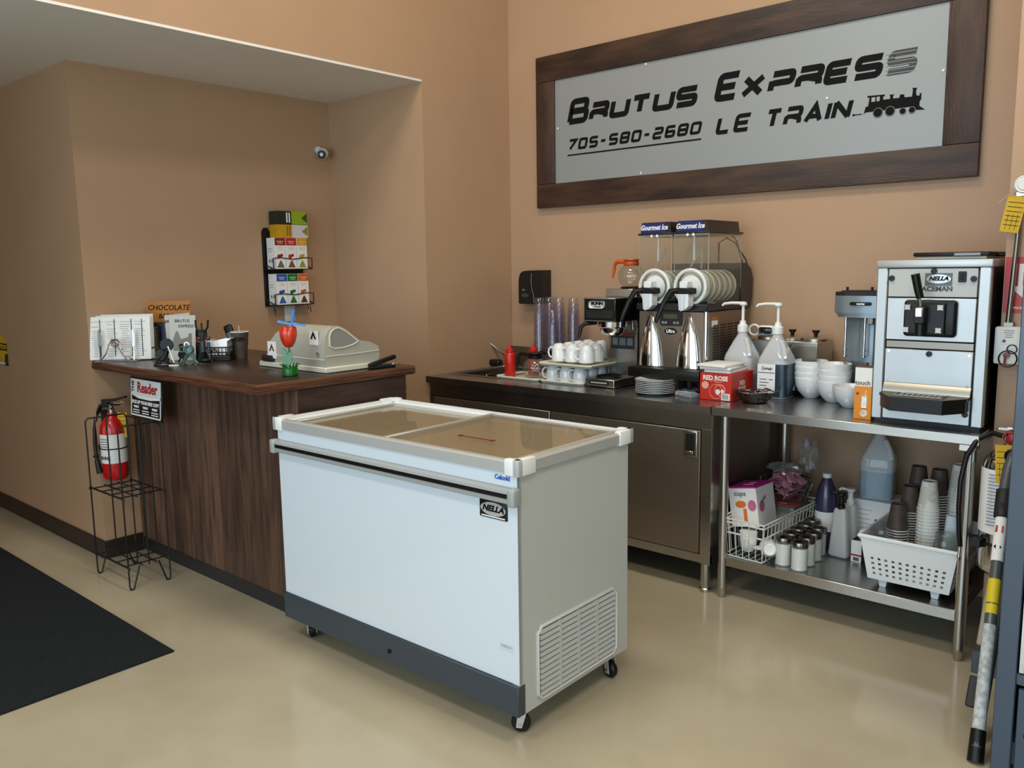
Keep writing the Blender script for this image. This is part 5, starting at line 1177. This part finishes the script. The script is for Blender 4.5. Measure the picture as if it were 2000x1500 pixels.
pc = thing('patterned_cup', 'cup with black and white pattern lying in the basket', 'cup', (2.765, -.635, BB+.1), 0, None, (rd(20), rd(-25), .2))
obj('cup_wall', B().lathe([(.036, -.05), (.034, -.02)], n=20), PAPER, pc)
obj('sleeve', B().lathe([(.034, -.02), (.028, .05), (0, .05)], n=20), INK, pc)
q = B()
for k in range(9):
    x = -.02+(k % 3)*.018; z = -.01+(k//3)*.02; q.box(x-.005, x+.005, -.0345+abs(x)*.2, -.031+abs(x)*.2, z-.002, z+.002).box(x-.002, x+.002, -.0345+abs(x)*.2, -.031+abs(x)*.2, z-.005, z+.005)
obj('sleeve_print', q, PAPER, pc, smooth=0)

# ================================================================== right hand column
ke = thing('steel_extinguisher', 'large stainless fire extinguisher with black hose on the right column', 'fire extinguisher', (3.066, -.735, .385))
obj('cylinder', B().lathe([(0, 0), (.07, .0), (.088, .02), (.089, .04), (.089, .40), (.083, .43), (.06, .455), (.03, .47), (.022, .49), (0, .49)], n=36), CHROME, ke)
obj('label_wrap', B().lathe([(.0897, .16), (.0897, .40)], n=36, cap=False), PAPER, ke)
q = B()
for k in range(16): q.prism([(-.04, .385-k*.0125), (.012, .385-k*.0125), (.012, .381-k*.0125), (-.04, .381-k*.0125)], -.0925, -.0915)
obj('label_line', B().box(.018, .021, -.0925, -.091, .165, .395), NAVY, ke, rot=(0, 0, rd(-6)), smooth=0)
obj('label_print', q, M('print_bluegrey', '#8790a2'), ke, rot=(0, 0, rd(-6)), smooth=0)
obj('strap', B().torus((0, 0, .12), .0905, .006, 'z', 36, 8).box(-.1, -.06, -.085, -.05, .1, .14, .004, 1), BLACK, ke)
obj('valve', B().cyl((0, 0, .48), (0, 0, .53), .018).box(-.045, .05, -.012, .012, .535, .55, .003, 1), CHROME, ke)
obj('safety_seal', B().sph((.01, -.02, .51), .024, 14).torus((.0, -.03, .515), .022, .003, 'y', 16, 5), M('seal_red', '#a3292a', .4), ke)
hp_ = [(-.02, -.01, .515), (-.06, -.02, .525), (-.1, -.05, .50), (-.125, -.085, .44), (-.135, -.105, .35), (-.135, -.11, .25), (-.13, -.105, .15), (-.125, -.10, .10)]
obj('hose', B().tube(hp_, .0095, 10), BLACK, ke)
obj('hose_tip', B().cyl((-.125, -.10, .10), (-.127, -.10, .06), .006).cyl((-.127, -.10, .06), (-.127, -.10, .045), .009, .006), CHROME, ke)
tagcard('inspection_tag', .055, .14, ke, (-.005, -.1, .50), (0, rd(-4), 0))
gg = thing('gas_pipe_gauge', 'steel riser pipe with round white disc at the top of the column', 'pipe', (3.0, -.62, 0))
obj('pipe', B().cyl((.012, -.02, 1.30), (.03, -.02, 1.77), .0095).box(.0, .03, -.03, 0, 1.295, 1.31), STEELD, gg)
obj('gauge_disc', B().lathe([(.0, 0), (.03, 0), (.032, .006), (.028, .012), (.022, .01), (.018, .014), (.01, .012), (0, .016)], n=28, mx=MX.Translation((.036, -.03, 1.808)) @ MX.Rotation(rd(90), 4, 'X')), WHITE, gg)
obj('clamp', B().box(.01, .06, -.035, 0, 1.765, 1.785, .003, 1), STEEL, gg)
t = tagcard('service_tag', .062, .13, gg, (.02, -.04, 1.768), (0, rd(10), 0), 6)
obj('tag_string', B().tube([(.02, -.04, 1.765), (-.01, -.042, 1.775), (-.04, -.042, 1.745)], .0012, 5), M('string', '#c9b98e', .8), gg)
rs = thing('extinguisher_sign', 'red fire extinguisher sign with white arrow on the column', 'sign', (2.988, -.6205, 1.345))
obj('sign_plate', B().box(0, .16, -.002, 0, 0, .205), M('sign_red', '#b5241f', .4), rs, smooth=0)
obj('arrow_print', B().prism([(.015, .098), (.08, .04), (.145, .098), (.115, .098), (.115, .18), (.045, .18), (.045, .098)], -.0028, -.002), PAPER, rs, smooth=0)
obj('symbol_print', B().box(.06, .085, -.0036, -.0028, .10, .15).box(.065, .1, -.0036, -.0028, .152, .16), M('sign_red', '#b5241f'), rs, smooth=0)
txt('FIRE EXTINGUISHER', .011, (.08, -.0026, .018), PAPER, rs, off=.0004)
pbx = thing('pull_station', 'white service box with notice card and pull ring on the column', 'box', (2.973, -.6205, 1.155))
obj('housing', B().box(0, .1, -.04, 0, 0, .14, .008, 2), WHITE, pbx)
obj('notice_card', B().box(.02, .078, -.042, -.04, .075, .139), PAPER, pbx, smooth=0)
obj('card_print', B().box(.032, .066, -.0426, -.042, .125, .127).box(.032, .066, -.0426, -.042, .117, .119).box(.038, .06, -.0426, -.042, .109, .111).box(.036, .062, -.0426, -.042, .101, .103).disc((.034, -.0426, .087), .006, .0008), M('print_grey', '#55575a'), pbx, smooth=0)
obj('pull_ring', B().torus((.062, -.046, .058), .016, .002, 'y', 18, 6).torus((.05, -.046, .022), .03, .0025, 'y', 22, 6), BLACK, pbx)
obj('pull_knob', B().disc((.045, -.05, .035), .011, .01).tube([(.042, -.05, .035), (.04, -.05, -.01)], .004, 6), M('knob_rose', '#8c4a48', .5), pbx)
obj('cable', B().tube([(.0, -.03, .03), (-.04, -.02, .032), (-.06, -.01, .03)], .0015, 5), BLACKM, pbx)
# stepladder leaning by the column
lad = thing('stepladder', 'folded grey tubular stepladder with warning labels, leaning beside the steel extinguisher', 'ladder', (3.155, -1.45, 0))
p0 = V((0, 0, .02)); p1 = V((-.06, .50, .76))
def lp(t): return p0+(p1-p0)*t
obj('rail', B().tube([lp(0.03), lp(.8), lp(1.0), lp(1.0)+V((.0, .035, .06)), lp(1.0)+V((.01, .06, .11))], .0185, 14), GREYT, lad)
obj('rail', B().tube([V((-.02, .13, .02)), V((-.03, .56, .70))], .014, 12), GREYT, lad)
obj('hinge_sleeve', B().cyl(lp(.875), lp(.985), .026).disc(lp(.93)+V((0, -.035, 0)), .009, .012), BLACKM, lad)
obj('handle_collar', B().torus(tuple(lp(1.0)+V((.008, .052, .1))), .022, .006, 'y', 20, 6), BLACK, lad)
obj('foot', B().cyl(lp(.0)+V((0, 0, -.018)), lp(.09), .024, .022), BLACK, lad)
def sleeve(nm, t0, t1, mat, par=lad): return obj(nm, B().cyl(lp(t0), lp(t1), .0192, n=18), mat, par)
sleeve('warning_label', .79, .872, PAPER); q = sleeve('warning_label', .70, .79, PAPER)
obj('warning_print', B().box(-.012, .012, -.0012, 0, -.012, .012), M('danger_red', '#a32a22'), lad, loc=lp(.835)+V((0, -.0205, 0)), rot=(rd(-34), 0, 0), smooth=0)
obj('warning_print', B().prism([(-.012, 0), (0, .014), (.012, 0), (0, -.014)], -.0012, 0), INK, lad, loc=lp(.765)+V((0, -.0205, 0)), rot=(rd(-34), 0, 0), smooth=0)
sleeve('caution_label', .54, .63, M('label_yellow', '#d9c31c', .5)).__setitem__('label', 'yellow caution label'); 
sleeve('caution_label', .50, .535, M('label_yellow', '#d9c31c'))
sleeve('instruction_label', .09, .46, M('worn_label', '#c4c9c9', .6, col2='#9aa0a1', scale=60))
obj('step', B().box(-.035, .02, -.01, .015, -.12, .12, .004, 1), M('beige_step', '#9a8f80', .5), lad, loc=(-.05, .40, .34), rot=(rd(-30), 0, 0))
obj('step', B().box(-.04, .02, -.01, .015, -.05, .05, .004, 1), BLACKM, lad, loc=(-.03, .18, .14), rot=(rd(-30), 0, 0))
tag(obj('metal_block', B().box(-.06, .03, -.03, .05, 0, .085, .002, 1), M('block_grey', '#5d646b', .5, metal=.4, var=.2, scale=20), loc=(3.06, -.79, 0)), 'small grey metal block on the floor by the table leg', 'block')
# cooler in the right foreground
co = thing('display_cooler', 'slate grey steel cooler cabinet cut off by the right picture edge', 'cooler', (3.203, -1.5, 0))
CW, CD, CH = .7, .62, 1.95
obj('cabinet_shell', B().box(0, .02, .02, CD, .05, CH).box(CW-.02, CW, .02, CD, .05, CH).box(.02, CW-.02, CD-.02, CD, .05, CH).box(.02, CW-.02, .02, CD-.02, CH-.02, CH).box(.02, CW-.02, .02, CD-.02, .05, .12), LOCK, co, smooth=0)
obj('front_frame', B().box(0, .052, -.001, .02, .02, CH, .003, 1).box(CW-.052, CW, -.001, .02, .02, CH, .003, 1).box(.052, CW-.052, -.001, .02, CH-.1, CH, .003, 1).box(.052, CW-.052, -.001, .02, .31, .345, .003, 1), LOCK, co)
dr = obj('glass_door', B().box(.058, CW-.058, .004, .012, .35, CH-.105), DARKGL, co, smooth=0)
obj('door_trim', B().box(.058, .07, -.002, .004, .35, CH-.105).box(CW-.07, CW-.058, -.002, .004, .35, CH-.105), CHROME, dr, smooth=0)
obj('lower_panel', B().box(.06, CW-.06, .0, .014, .04, .3, .003, 1), LOCK, co)
obj('panel_hole', B().disc((.088, -.0015, .16), .008, .002).disc((.3, -.0015, .16), .008, .002), INK, co)
obj('foot', B().box(.03, .09, .03, .09, 0, .05).box(CW-.09, CW-.03, .03, .09, 0, .05).box(.03, .09, CD-.09, CD-.03, 0, .05).box(CW-.09, CW-.03, CD-.09, CD-.03, 0, .05), BLACK, co, smooth=0)
